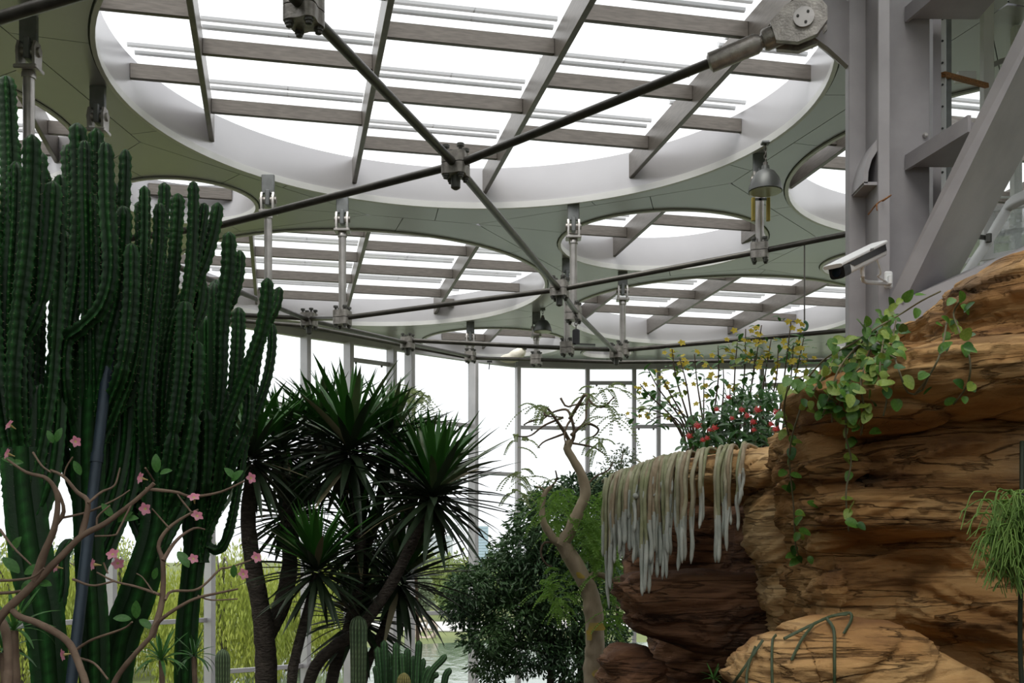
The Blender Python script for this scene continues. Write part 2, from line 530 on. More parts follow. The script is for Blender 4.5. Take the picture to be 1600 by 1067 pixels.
# ------------------------------------------------------------------ the glass wall
def floor_z(x, y): 
    x, y = np.asarray(x, float), np.asarray(y, float)
    return np.maximum(3.85 - .118 * y, -.02) + .05 * np.sin(x * 1.3 + y * .7)
wall = thing('wall_front', (0, 32, 0), kind='structure', label='curved glass wall with grey steel posts')
fascia = MB(); 
for i in range(len(WALLP) - 1):
    a, b = WALLP[i], WALLP[i + 1]
    mb = MB(); mb.bar(A(a[0], a[1], ZS - .11), A(b[0], b[1], ZS - .11), .16, .2)
    mb.build('head_rail', M_post, wall)
    mb = MB(); e0, e1 = EDGE[i], EDGE[i + 1]
    mb.bar(A(e0[0], e0[1], ZS + .3), A(e1[0], e1[1], ZS + .3), .05, .75)
    mb.build('fascia_panel', M_ringwall, wall)
for i in range(len(WALLP)):
    p = WALLP[i]; o = outward(i)
    if p[1] < -3: continue
    deep = .34 if p[0] < 0.0 else .22
    mb = MB()
    q = p - o * deep / 2
    mb.bar(A(q[0], q[1], 0), A(q[0], q[1], ZS - .2), .12, deep, up=(o[0], o[1], 0), bevel=.006)
    q2 = p + o * .02
    mb.bar(A(q2[0], q2[1], 0), A(q2[0], q2[1], ZS - .2), .06, .08, up=(o[0], o[1], 0), mi=1)
    mb.build('post', [M_post, M_darksteel], wall)
    if i + 1 < len(WALLP):
        b = WALLP[i + 1]
        ln = np.linalg.norm(b - p)
        nsub = max(1, int(round(ln / 2.2)))
        for s in range(nsub):
            a0 = p + (b - p) * s / nsub; a1 = p + (b - p) * (s + 1) / nsub
            zs = [0, 3.6, 7.2, ZS - .2]
            for z0, z1 in zip(zs[:-1], zs[1:]):
                mb = MB()
                mb.add([A(a0[0], a0[1], z0 + .01), A(a1[0], a1[1], z0 + .01), A(a1[0], a1[1], z1 - .01), A(a0[0], a0[1], z1 - .01)], [(0, 1, 2, 3)])
                mb.build('pane', M_glass, wall, smooth=False)
            if s:
                mb = MB(); mb.bar(A(a0[0], a0[1], 0), A(a0[0], a0[1], ZS - .2), .08, .1, up=(o[0], o[1], 0)); mb.build('post', M_post, wall)
# transoms: (index of the post, pixel height)
def transom(i, py, w=.09, h=.11):
    a, b = WALLP[i], WALLP[i + 1]
    o = outward(i)
    m = (a + b) / 2
    z = EYE + (Y_H - py) * m[1] / F_PX
    a2, b2 = a - o * .08, b - o * .08
    mb = MB(); mb.bar(A(a2[0], a2[1], z), A(b2[0], b2[1], z), w, h, bevel=.006)
    mb.build('transom', M_post, wall)
    d = (b - a)
    for t in (.2, .8):
        q = a2 + d * t
        mb = MB(); mb.lathe([(.022, -.05), (.03, -.03), (.03, 0)], (q[0], q[1], z - h / 2), k=8)
        mb.build('drip_knob', M_bolt, wall)
for i, py in ((4, 590), (5, 735), (6, 628), (8, 566), (10, 661), (11, 740), (12, 669), (13, 599), (14, 667), (15, 665), (5, 972), (6, 1045), (7, 640), (10, 957), (4, 975), (16, 600), (12, 960), (3, 600), (3, 985)):
    transom(i, py)

# unseen rear and flank walls, added to cut light from behind the viewer
M_wallgreen = mat('weathered_render', (.20, .20, .18), .9, col2=(.13, .15, .11), scale=.8, bump=.3, bscale=6)
mb = MB(); mb.box((1.7, -4.2, 3.0), (30.4, .3, 8.0)); wb = mb.build('wall_back_added', M_wallgreen, None, False, origin=(1.7, -4.2, -1), kind='structure', label='weathered unseen rear wall added to block light, with a window band letting some in')
for q in range(10):  # window band let into the added wall to brighten the foreground
    mb = MB(); x0_, x1_ = -13.2 + q * 2.98, -13.2 + (q + 1) * 2.98
    mb.add([A(x0_ + .05, -4.2, 7.02), A(x1_ - .05, -4.2, 7.02), A(x1_ - .05, -4.2, ZS - .05), A(x0_ + .05, -4.2, ZS - .05)], [(0, 1, 2, 3)]); mb.build('pane', M_glass, wb, False)
    mb = MB(); mb.box((x0_, -4.2, 9.0), (.12, .2, 4.0)); mb.build('post', M_post, wb, False)
mb = MB(); mb.box((16.85, 3.0, 5.2), (.25, 14.4, 12.4)); mb.build('wall_right_added', M_wallgreen, None, False, origin=(16.85, 3, -1), kind='structure', label='weathered unseen side wall added to block light')
mb = MB()
for i in range(3): mb.bar(A(EDGE[i][0], EDGE[i][1], 5.2), A(EDGE[i + 1][0], EDGE[i + 1][1], 5.2), .2, 12.4)  # unseen wall, carried forward to darken the left side
mb.build('wall_left_added', M_wallgreen, None, False, origin=(-13.55, .6, -1), kind='structure', label='weathered unseen wall on the other flank, added to block light')
# interior ground (planting bed), outdoor ground
def grid_mesh(name, xs, ys, zf, m, **tags):
    X, Y = np.meshgrid(xs, ys); Z = zf(X, Y)
    nx, ny = len(xs), len(ys)
    f = [(j * nx + i, j * nx + i + 1, (j + 1) * nx + i + 1, (j + 1) * nx + i) for j in range(ny - 1) for i in range(nx - 1)]
    mb = MB(); mb.add(np.c_[X.ravel(), Y.ravel(), Z.ravel()], f)
    return mb.build(name, m, None, True, origin=(0, float(ys[0]), 0), **tags)
M_soil = mat('planting_soil', (.07, .055, .04), .95, var=.4, scale=2.5, bump=.8, bscale=8, dist=.1)
M_lawn = mat('mown_lawn', (.085, .11, .03), .9, col2=(.13, .155, .045), scale=.12, bump=.5, bscale=6, dist=.1)
M_water = mat('lake_water', (.10, .14, .10), .09, bump=.35, bscale=1.6, stretch=(1, .35, 1), dist=.12)
M_pave = mat('pale_paving', (.5, .49, .47), .8, var=.06, scale=.3)
floor = grid_mesh('floor', np.linspace(-13, 16.4, 60), np.linspace(-3.5, 32.8, 70), floor_z, M_soil, kind='structure', label='dark planting soil inside the greenhouse')
lawn = MB(); lawn.box((0, 1100, -.55), (3200, 2140, .5)); lawn.box((0, -220, -.55), (3200, 500, .5))
lawn.build('ground', M_lawn, None, False, kind='structure', label='mown lawn outside the glass wall')
def flat(name, pts, z, m, label, thick=.1):
    mb = MB(); mb.prism([A(x, y, z - thick) for x, y in pts], (0, 0, thick))
    return mb.build(name, m, None, False, origin=(pts[0][0], pts[0][1], z - thick), kind='structure', label=label)
flat('water', [(-9, 36), (-6, 35), (14, 35), (26, 40), (30, 60), (10, 69), (-2, 70), (-8, 66), (-12.5, 58), (-12, 45)], -.22, M_water, 'rippled grey-green lake beyond the glass wall', .05)
flat('pavement', [(-17, 84), (-4, 80), (16, 84), (30, 92), (30, 104), (12, 96), (-3, 92), (-17, 93)], -.2, M_pave, 'white paved bank beyond the lake', .06)
flat('path', [(-46, 70), (-30, 66), (-16, 62), (-16, 64.5), (-30, 69), (-46, 74)], -.24, M_pave, 'pale footpath crossing the lawn under the willows', .05)
# ------------------------------------------------------------------ tension rods, struts and clamps under the roof
def strut(px, ytop, ybot, label, r=.062, bottom=None, clamp=True):
    top = PZ(px, ytop, H)
    Y = top[1]
    zb = EYE + (Y_H - ybot) * Y / F_PX if bottom is None else EYE + bottom
    x, y, zt = top
    t = thing('hanging_strut', (x, y, zt), label, 'strut', 'struts hanging from the soffit')
    mb = MB(); mb.box((x, y, zt - .14), (.20, .06, .30), bevel=.01); mb.build('hanger_plate', M_darksteel, t)
    hz = zt - .42
    mb = MB()
    for s in (-1, 1):
        poly = [A(x + s * .075, y + q[0], hz + q[1]) for q in ((-.09, -.14), (.09, -.14), (.10, .05), (.06, .14), (-.06, .14), (-.10, .05))]
        mb.prism(poly, (s * .03, 0, 0))
    mb.box((x, y, hz - .16), (.26, .22, .05), bevel=.01)
    mb.build('clevis', M_strut, t)
    mb = MB(); mb.lathe([(.05, -.13), (.055, -.11), (.055, .11), (.05, .13)], (x, y, hz + .03), (1, 0, 0), 14); mb.build('pin', M_cast, t)
    mb = MB(); mb.box((x, y, hz + .06), (.07, .15, .24), bevel=.01); mb.build('tongue', M_darksteel, t)
    mb = MB(); mb.lathe([(r * 1.25, 0), (r * 1.25, .06), (r, .08)], (x, y, hz - .26), k=14)
    mb.tube((x, y, zb), (x, y, hz - .18), r, 16); mb.build('tube', M_strut, t)
    if clamp: clamp_parts(t, A(x, y, zb))
    return A(x, y, zb), t
def clamp_parts(t, c, s=1.0, turn=.5):
    x, y, z = c
    for k, dz in enumerate((-.06, .06)):
        mb = MB()
        a = np.linspace(0, 2 * math.pi, 32, endpoint=False)
        rr = .14 * s * (1 + .16 * np.cos(4 * (a - turn)))
        poly = np.c_[x + rr * np.cos(a), y + rr * np.sin(a), np.full(32, z + dz - .055 * s)]
        mb.prism(poly, (0, 0, .11 * s)); mb.build('clamp_plate', M_cast, t)
    for q in range(4):
        a = turn + q * math.pi / 2
        bx, by = x + .115 * s * math.cos(a), y + .115 * s * math.sin(a)
        mb = MB(); mb.lathe([(.016, -.165 * s), (.026, -.16 * s), (.026, -.14 * s), (.036, -.138 * s), (.036, -.115 * s), (.02, -.11 * s), (.02, .16 * s), (.04, .16 * s), (.04, .19 * s)], (bx, by, z), k=8)
        mb.build('bolt', M_bolt, t)
def clamp(p, label, s=1.0):
    t = thing('rod_clamp', p, label, 'clamp', 'clamps where rods cross')
    clamp_parts(t, np.asarray(p), s)
    mb = MB(); mb.lathe([(.02, -.26 * s), (.05, -.24 * s), (.05, -.12 * s), (.05, 0)], p, k=10); mb.build('centre_bolt', M_bolt, t)
    return np.asarray(p)
def rod(pts, label, r=.042):
    t = thing('tension_rod', pts[0], label, 'rod', 'dark tension rods under the roof')
    for a, b in zip(pts[:-1], pts[1:]):
        mb = MB(); mb.tube(a, b, r, 12); mb.build('rod_segment', M_rod, t)
    return t
S1, _ = strut(896, 318, 490, 'satin steel strut between the two right-hand mid-size skylights, nearer one')
S2, _ = strut(535, 306, 497, 'satin steel strut in front of the second largest skylight, ending over the yucca')
S3, _ = strut(1187, 240, 393, 'satin steel strut directly beneath the near bell lamp')
S4, _ = strut(973, 425, 547, 'satin steel strut in front of the far right wide skylight')
S5, _ = strut(886, 404, 544, 'thin satin strut half hidden behind the twin strut by the rod crossing')
S6, _ = strut(735, 503, 557, 'short strut above the tall facade post, near the far roof edge', r=.08)
S7, _ = strut(838, 488, 562, 'short strut beside the far bell lamp')
S8, _ = strut(419, 274, 470, 'satin strut rising from the cactus tips by the small oval skylight')
S9, _ = strut(45, 27, 305, 'satin strut at far left edge above the tallest cactus')
S10, _ = strut(153, 135, 380, 'short visible strut head just above the cactus tops')
N0 = PZ(475, 12, 4.2)
sN0, _ = strut(475, -354, 12, 'strut whose big clamp hangs at the top edge of the picture', bottom=4.2)
N1 = clamp(PZ(712, 258, 4.15), 'four-bolt clamp where two rods cross under the largest skylight')
N2 = clamp(PZ(874, 452, 4.1), 'four-bolt clamp on the crossing right of the second largest skylight')
N6 = clamp(PZ(483, 500, 4.3), 'clamp in front of the facade head above the tallest yucca')
N7 = clamp(PZ(637, 536, 4.55), 'clamp in front of the facade post between the yucca heads')
N4 = clamp(PZ(963, 551, 4.25), 'clamp at the far end of the long diagonal rod')
FORK = P(1110, 98, 9.35)
rod([PZ(330, -140, 4.2), N0, N1, N2, S1 + A(.05, -.05, 0), N4], 'long dark rod running diagonally from the top edge to the far skylights', .045)
rod([FORK, N1, PZ(345, 352, 4.1), S10], 'long rod from the cast fork on the column to the cactus tops', .042)
rod([PZ(1500, 330, 4.6), S3, N2, S2, N6 + A(0, 0, .03), PZ(310, 489, 4.25), PZ(120, 470, 4.2)], 'long rod across the middle passing the second skylight', .042)
rod([PZ(200, 385, 4.1), PZ(317, 433, 4.1), N6, N7, S6], 'rod slanting down from the cactus tops towards the far posts', .042)
rod([N7 + A(0, 0, .06), S5, S4, PZ(1325, 516, 4.4), PZ(1420, 508, 4.4)], 'nearly level far rod passing behind the yellow flower stems', .045)
rod([PZ(290, 495, 5.3), PZ(475, 509, 5.3), PZ(637, 541, 5.3), S6 + A(0, .2, 0), S7, PZ(965, 566, 4.8), PZ(1325, 562, 4.8), PZ(1420, 560, 4.8)], 'perimeter rod following the head of the glass wall', .045)
rod([PZ(-300, 112, 4.2), PZ(0, 28, 4.2), PZ(520, -130, 4.2)], 'thick rod crossing the top corner above the cactus', .05)
# cast fork and turnbuckle that tie the near rod to the column
fk = thing('rod_turnbuckle', P(1285, 30, 9.15), 'heavy cast fork with turnbuckle joining the near rod to the steel column', 'turnbuckle')
PIN = P(1256, 38, 9.15)
ax = unit(FORK - PIN)
upv = unit(A(0, 0, 1) - ax * ax[2]); sd = np.cross(ax, upv)
def on(a, u=0, s=0): return PIN + ax * a + upv * u + sd * s
LR = np.linalg.norm(FORK - PIN)
mb = MB(); mb.lathe([(.05, LR + .02), (.085, LR), (.085, LR - .40), (.062, LR - .44)][::-1], PIN, ax, 24); mb.build('sleeve', M_cast, fk)
mb = MB(); mb.lathe([(.052, .33), (.052, LR - .38)], PIN, ax, 20)
for q in range(8): mb.lathe([(.052, .34 + q * .012), (.058, .346 + q * .012), (.052, .352 + q * .012)], PIN, ax, 16)
mb.build('threaded_stud', M_strut, fk)
mb = MB(); mb.lathe([(.05, .17), (.092, .19), (.092, .33), (.08, .35)], PIN, ax, 24); mb.build('fork_socket', M_cast, fk)
for s in (-1, 1):
    poly = [on(a, u, s * .055) for a, u in ((.26, -.085), (.26, .085), (.10, .165), (-.04, .185), (-.16, .13), (-.20, .02), (-.17, -.09), (-.06, -.17), (.10, -.17))]
    mb = MB(); mb.prism(poly, sd * s * .06); mb.build('fork_cheek', M_cast, fk)
mb = MB(); mb.lathe([(.085, -.14), (.085, .14)], PIN, sd, 24); mb.build('pin', M_strut, fk)
for s in (-1, 1):
    for q in range(3):
        a = q * 2.094 + .5
        mb = MB(); c = PIN + (ax * math.cos(a) + upv * math.sin(a)) * .05
        mb.lathe([(.012, -.146), (.012, .146)], c, sd, 8); mb.build('pin_screw', M_bolt, fk)

# ------------------------------------------------------------------ the steel column with braces, at the right
CY = 9.3
colm = thing('steel_column', P(1380, 1200, CY), 'tall grey painted steel column with fin plate and diagonal brace', 'column')
z0 = float(floor_z(3, CY)); ztop = ZS - .01
xl, xr = P(1326, 0, CY)[0], P(1453, 0, CY)[0]
mb = MB(); mb.box(((xl + xr) / 2, CY + .05, (z0 + ztop) / 2), (xr - xl, .1, ztop - z0), bevel=.008); mb.build('flange', M_column, colm)
fx0, fx1 = P(1372, 0, 8.98)[0], P(1391, 0, 8.98)[0]
mb = MB(); mb.box(((fx0 + fx1) / 2, (8.98 + CY) / 2, (z0 + ztop) / 2), (fx1 - fx0, CY - 8.98, ztop - z0), bevel=.006); mb.build('fin_plate', M_column, colm)
mb = MB(); mb.box((xr + .10, CY + .45, (z0 + ztop) / 2), (.07, .7, ztop - z0)); mb.build('rear_web', M_column, colm)
# gusset that takes the cast fork
gx = P(1275, 0, 9.2)[0]
poly = [A(xl + .02, 9.32, EYE + 4.78), A(xl + .02, 9.32, EYE + 4.22), A(gx + .1, 9.17, EYE + 4.32), A(gx - .06, 9.15, EYE + 4.42), A(gx - .04, 9.15, EYE + 4.6), A(gx + .1, 9.17, EYE + 4.78)]
mb = MB(); mb.prism(poly, (0, .07, 0)); mb.build('gusset_plate', M_column, colm)
# curved stiffener in the left corner
poly = [P(x, y, 9.0) for x, y in ((1373, 213), (1363, 230), (1355, 249), (1350, 268), (1348, 286), (1373, 286))]
mb = MB(); mb.prism(poly[:-1] + [P(1356, 286, 9.0), P(1357, 268, 9.0), P(1362, 250, 9.0), P(1373, 232, 9.0)], (0, .3, 0)); mb.build('curved_stiffener', M_column, colm)
mb = MB(); mb.prism([P(1350, 284, 9.0), P(1373, 284, 9.0), P(1373, 289, 9.0), P(1350, 289, 9.0)], (0, .3, 0)); mb.build('stiffener_seat', M_column, colm)
for hb in (3.355, 4.62):
    zc = EYE + hb
    b_, c_ = A(3.38, 9.29, zc), A(3.565, 8.45, zc)
    mb = MB(); mb.prism([b_, c_, c_ + A(.42, .22, 0), A(3.98, 9.3, zc)], (0, 0, .05)); mb.build('bracket_plate', M_column, colm)
    mb = MB(); mb.bar(b_ + A(-.012, 0, .035), c_ + A(-.012, 0, .035), .03, .13); mb.build('bracket_edge', M_column, colm)
# diagonal brace: four edges lower / upper
def four_edge(edges, name, parent, m=M_column):
    lo = [e[0] for e in edges]; hi = [e[1] for e in edges]; n = len(lo)
    mb = MB(); mb.add(np.array(lo + hi), [tuple(range(n)), tuple(range(2 * n - 1, n - 1, -1))] + [(i, n + i, n + (i + 1) % n, (i + 1) % n) for i in range(n)])
    return mb.build(name, m, parent, smooth=False)
four_edge([(P(1390, 466, 8.92), P(1660, -94, 7.9)), (P(1411, 474, 8.85), P(1696, -110, 7.83)), (P(1474, 474, 9.25), P(1790, -110, 8.35)), (P(1452, 466, 9.3), P(1750, -94, 8.42))], 'diagonal_brace', colm)
four_edge([(P(1392, 520, 8.9), P(1690, 398, 8.3)), (P(1392, 476, 8.9), P(1690, 352, 8.3)), (P(1400, 470, 9.25), P(1690, 346, 8.65)), (P(1400, 520, 9.25), P(1690, 398, 8.65))], 'lower_chord', colm)
# cable tie round the fin
mb = MB(); c = P(1381, 313, 8.77)
mb.sweep(catmull([c + A(-.06, .2, -.05), c + A(-.058, -.005, -.03), c + A(0, -.012, .005), c + A(.056, -.005, .04), c + A(.06, .2, .06)], 20), .006, 6)
mb.sweep(catmull([c + A(-.058, -.01, -.03), c + A(-.065, -.02, -.06), c + A(-.06, -.02, -.09)], 8), .005, 6)
mb.build('cable_tie', M_rust, colm)
mb = MB(); mb.lathe([(.022, 0), (.022, .02), (.012, .03)], P(1445, 212, CY), (0, -1, 0), 10); mb.build('rivet', M_strut, colm)

# security camera on its arm
cc = thing('security_camera', P(1388, 442, 8.76), 'white bullet security camera on a bracket bolted to the column', 'security camera')
ca, cb = P(1308, 425, 8.25), P(1374, 392, 8.72)
cd = unit(cb - ca); cu = unit(A(0, 0, 1) - cd * cd[2]); cs = np.cross(cd, cu)
L = np.linalg.norm(cb - ca)
def cp(a, u, s): return ca + cd * a + cu * u + cs * s
def rprof(w, h, n=24, pw=4): 
    a = np.linspace(0, 2 * math.pi, n, endpoint=False)
    return np.c_[np.sign(np.cos(a)) * np.abs(np.cos(a)) ** (2 / pw) * h, np.sign(np.sin(a)) * np.abs(np.sin(a)) ** (2 / pw) * w]
mb = MB(); mb.sweep([cp(.03, 0, 0), cp(L, 0, 0)], 1.0, rprof(.062, .05)); mb.build('housing', M_white, cc)
mb = MB(); mb.sweep([cp(-.05, .052, 0), cp(-.03, .056, 0), cp(L + .01, .056, 0)], 1.0, rprof(.078, .016)); mb.build('sunshield', M_white, cc)
mb = MB(); mb.sweep([cp(-.005, 0, 0), cp(.10, 0, 0)], 1.0, rprof(.064, .053)); mb.build('front_bezel', M_black, cc)
mb = MB(); mb.lathe([(.038, 0), (.034, .012)], cp(-.006, -.002, 0), -cd, 20); mb.build('lens', M_lens, cc)
for s in (-1, 1):
    mb = MB(); mb.prism([cp(.08, .04, s * .0635), cp(L - .01, .046, s * .0635), cp(L - .01, -.008, s * .0635), cp(.16, -.004, s * .0635)], cs * s * .003); mb.build('side_band', M_black, cc)
j = cp(L * .55, -.07, 0); k = P(1352, 440, 8.72); e = P(1390, 443, 8.98)
mb = MB(); mb.tube(cp(L * .55, -.03, 0), j + A(0, 0, -.06), .018, 10); mb.sweep(catmull([j + A(0, 0, -.05), k, e], 12), .017, 10); mb.build('arm', M_white, cc)
mb = MB(); mb.sweep(catmull([cp(L * .9, -.04, 0), cp(L * .92, -.16, .01), P(1372, 432, 8.77), e], 14), .009, 8); mb.build('cable', M_white, cc)
mb = MB(); mb.box(e + A(-.01, 0, .03), (.07, .03, .14), bevel=.01); mb.box(e + A(-.01, -.03, .02), (.03, .06, .08), bevel=.008); mb.build('wall_plate', M_white, cc)
tx = bpy.data.curves.new('lettering', 'FONT'); tx.body = 'alhua'; tx.size = .03; tx.extrude = .0005; tx.align_x = 'CENTER'
tmp = bpy.data.objects.new('lettering_source', tx); COL.objects.link(tmp)
bpy.context.view_layer.update()
tme = bpy.data.meshes.new_from_object(tmp.evaluated_get(bpy.context.evaluated_depsgraph_get()))
bpy.data.objects.remove(tmp); tme.materials.clear(); tme.materials.append(M_black)
to = bpy.data.objects.new('lettering', tme); to.parent = cc
side = -cs if np.dot(cs, A(0, -1, 0)) < 0 else cs
pos = cp(L * .62, .05, 0) + side * .0785
to.matrix_local = Matrix.Translation(-Vector(WLOC[cc.name])) @ basis(cd if np.dot(np.cross(cd, cu), side) > 0 else -cd, cu, side, pos)
COL.objects.link(to)

# glazed lift enclosure and ladder behind the column
enc = thing('glazed_enclosure', P(1500, 1100, 11.2), 'white framed glass enclosure with perforated rail behind the steel brace', 'enclosure')
def vpost(px, Y, w, m, name, y0=None, y1=None, d=.1):
    a = P(px, 0, Y)
    zz0 = float(floor_z(a[0], Y)) if y0 is None else P(0, y0, Y)[2]
    zz1 = ZS - .02 if y1 is None else P(0, y1, Y)[2]
    mb = MB(); mb.box((a[0], Y, (zz0 + zz1) / 2), (w, d, zz1 - zz0), bevel=.006)
    return mb.build(name, m, enc)
vpost(1458, 10.4, .10, M_darksteel, 'shade_strip')  # dark strip standing in for the shaded recess beside the flange
vpost(1469, 10.5, .075, M_white, 'perforated_rail')
for q in range(26):
    c = P(1472.5, 0, 10.44); c[2] = 6.2 + q * .21
    mb = MB(); mb.lathe([(.011, 0), (.011, .006)], c, (0, -1, 0), 8); mb.build('rail_hole', M_black, enc)
vpost(1480, 10.6, .05, M_darksteel, 'door_jamb')
vpost(1542, 11.6, .11, M_white, 'frame_post')
vpost(1588, 12.2, .09, M_white, 'frame_post')
vpost(1640, 11.8, .1, M_white, 'frame_post')
for pa, pb in ((1480, 1542), (1542, 1588), (1588, 1640)):
    for zz in (6.0, 7.9, 9.8):
        a, b = P(pa, 0, 11.7), P(pb, 0, 12.0)
        mb = MB(); mb.add([A(a[0], 11.75, zz), A(b[0], 12.0, zz), A(b[0], 12.0, zz + 1.88), A(a[0], 11.75, zz + 1.88)], [(0, 1, 2, 3)]); mb.build('pane', M_glass, enc, False)
a, b = P(1474, 116, 10.4), P(1542, 134, 11.4)
mb = MB(); mb.bar(a, b, .04, .045); mb.build('rusty_tie_bar', M_rust, enc, label='rust-brown tie bar')
mb = MB(); mb.box(P(1508, 121, 11.3) + A(0, 0, 0), (.2, .12, .09), bevel=.01); mb.build('junction_box', M_white, enc)
mb = MB(); mb.bar(P(1470, 415, 11), P(1600, 392, 11), .05, .05); mb.bar(P(1540, 330, 11.5), P(1600, 322, 11.5), .05, .03); mb.build('cross_rail', M_white, enc)
lad = thing('caged_ladder', P(1570, 1000, 12.6), 'white caged ladder rising behind the brace at the right edge', 'ladder')
lx0, lx1, LY = P(1549, 0, 12.6)[0], P(1582, 0, 12.6)[0], 12.6
for x in (lx0, lx1):
    mb = MB(); mb.box((x, LY, 8), (.035, .06, 5.9)); mb.build('rail', M_white, lad)
for q in range(22):
    z = 5.3 + q * .26
    mb = MB(); mb.tube((lx0, LY, z), (lx1, LY, z), .014, 8); mb.build('rung', M_white, lad)
for z in (6.2, 7.4, 8.6, 9.8, 10.5):
    c = A((lx0 + lx1) / 2, LY, z)
    mb = MB(); mb.sweep([c + A(.36 * math.sin(t), -.36 + .38 * math.cos(t), 0) for t in np.linspace(.4, 2 * math.pi - .4, 22)], 1.0, [(.03, .004), (-.03, .004), (-.03, -.004), (.03, -.004)]); mb.build('cage_hoop', M_post, lad)
for t in (1.2, 2.0, 2.8, 3.5, 4.3, 5.1):
    c = A((lx0 + lx1) / 2 + .36 * math.sin(t), LY - .36 + .38 * math.cos(t), 8.35)
    mb = MB(); mb.box(c, (.03, .008, 4.4)); mb.build('cage_strap', M_white, lad)
hr = thing('white_handrail', P(1510, 425, 10.9), 'white sloping rail with bent top beside the steel brace', 'rail')
mb = MB(); mb.sweep(catmull([P(1508, 430, 10.9), P(1545, 375, 10.9), P(1572, 330, 10.9), P(1584, 316, 10.8), P(1640, 290, 10.5)], 24), .085, rprof(.9, .5)); mb.build('rail', M_white, hr)
mb = MB(); mb.tube(P(1530, 370, 10.85), P(1546, 372, 10.85), .025, 8); mb.lathe([(.03, 0), (.03, .08)], P(1545, 378, 10.8), k=8); mb.build('hinge', M_bolt, hr)
cur = thing('clear_plastic_sheet', P(1590, 400, 11.6), 'crumpled clear plastic sheet hanging behind the white sloping rail', 'sheet')
M_sheet = glass_mat('crumpled_plastic', (.80, .84, .85), 1.6, .08, .25)
X = np.linspace(P(1556, 0, 11.5)[0], P(1680, 0, 11.5)[0], 34); Zc = np.linspace(P(0, 420, 11.5)[2], P(0, 320, 11.5)[2], 26)
gx_, gz_ = np.meshgrid(X, Zc); q = np.c_[gx_.ravel() * 5, gz_.ravel() * 4, np.zeros(gx_.size)]
mb = MB(); mb.add(np.c_[gx_.ravel(), 11.5 + .12 * fbm(q, 3), gz_.ravel()], [(j * 34 + i, j * 34 + i + 1, (j + 1) * 34 + i + 1, (j + 1) * 34 + i) for j in range(25) for i in range(33)])
mb.build('sheet', M_sheet, cur, False)

# bell lamps and fittings
M_lampin = mat('lamp_reflector', (.45, .45, .30), .4, .3)
M_lampout = mat('lamp_shade_grey', (.10, .105, .10), .42, .4)
def bell_lamp(px, py, Y, wpx, label):
    c = P(px, py, Y); r = wpx / 2 / F_PX * Y
    t = thing('bell_lamp', A(c[0], c[1], ZS), label, 'lamp', 'bell lamps under the roof')
    mb = MB(); mb.lathe([(r, 0), (r * .97, r * .25), (r * .80, r * .75), (r * .55, r * 1.12), (r * .25, r * 1.28), (r * .22, r * 1.5), (r * .1, r * 1.5)], c, k=28); mb.build('shade', M_lampout, t)
    mb = MB(); mb.lathe([(r * .93, -.01), (r * .9, .005)], c, k=28); mb.build('reflector', M_lampin, t)
    mb = MB(); mb.lathe([(.035, 0), (.035, .05)], c + A(0, 0, r * 1.5), k=10)
    zz = c[2] + r * 1.5 + .05; n = 0
    while zz < ZS - .03:
        a = np.linspace(0, 2 * math.pi, 10)
        pts = [A(c[0] + (.018 * math.cos(q) if n % 2 else 0), c[1] + (0 if n % 2 else .018 * math.cos(q)), zz + .03 + .034 * math.sin(q)) for q in a]
        mb.sweep(pts, .006, 5, False); zz += .05; n += 1
    mb.build('chain', M_wire, t)
    mb = MB(); mb.box((c[0], c[1], ZS - .02), (.12, .12, .04), bevel=.01); mb.build('ceiling_rose', M_darksteel, t)
    return c, r, t
bell_lamp(1196, 299, 15.6, 53, 'grey bell-shaped lamp hanging under the soffit above the steel strut')
bell_lamp(848, 518, 26.0, 29, 'small grey bell lamp hanging near the far roof edge')
bt = thing('ballast_box', P(1186, 340, 15.9), 'pair of thin brass-coloured gear boxes on the strut under the near bell lamp', 'box')
M_brass = mat('dull_brass', (.42, .33, .08), .5, .4)
for dx in (-.10, .12):
    mb = MB(); mb.box(P(1187, 328, 15.9) + A(dx, -.02, 0), (.05, .06, .34), bevel=.006); mb.build('gear_box', M_brass, bt)
    mb = MB(); mb.box(P(1187, 312, 15.9) + A(dx / 2, -.02, 0), (abs(dx) + .04, .03, .03)); mb.build('bracket', M_darksteel, bt)
sp = thing('spotlight', S1 + A(0, 0, -.3), 'small black spotlight hanging by a chain below the rod clamp', 'spotlight')
c = P(900, 527, 18.1)
mb = MB(); mb.box(c, (.12, .12, .26), bevel=.02); mb.build('body', M_black, sp)
mb = MB(); mb.bar(c + A(.0, 0, -.12), c + A(.32, -.03, -.14), .14, .02); mb.build('barn_door', M_black, sp)
mb = MB()
for q in range(5): mb.sweep([c + A(.02 * math.cos(t) * (q % 2), .02 * math.cos(t) * (1 - q % 2), .17 + q * .055 + .036 * math.sin(t)) for t in np.linspace(0, 2 * math.pi, 9)], .008, 5, False)
mb.build('chain', M_wire, sp)
hw = thing('hanging_hook', P(1257, 505, 15.65), 'thin wire with a small green hook hanging beside the yellow flowers', 'hook')
mb = MB(); mb.tube(P(1257, 500, 15.65), P(1257, 380, 15.65), .011, 6); mb.build('wire', M_wire, hw)
mb = MB(); mb.sweep([P(1256, 509, 15.65) + A(.05 * math.cos(t), 0, .06 * math.sin(t)) for t in np.linspace(-2.6, 1.6, 14)], .022, 6); mb.build('hook', mat('green_hook', (.05, .14, .07), .5), hw)
wc = thing('white_floodlight', P(808, 572, 30.4), 'white tilted floodlight fixed above a slim facade post', 'floodlight')
c = P(806, 556, 30.4)
mb = MB(); mb.sweep(catmull([c + A(-.42, -.1, -.1), c + A(-.15, 0, -.06), c + A(.08, 0, .06), c + A(.22, 0, .2)], 12), [.06, .1, .12, .13, .14, .16, .17, .17, .16, .15, .13, .09], 10); mb.build('housing', mat('cream_plastic', (.85, .80, .68), .5), wc)
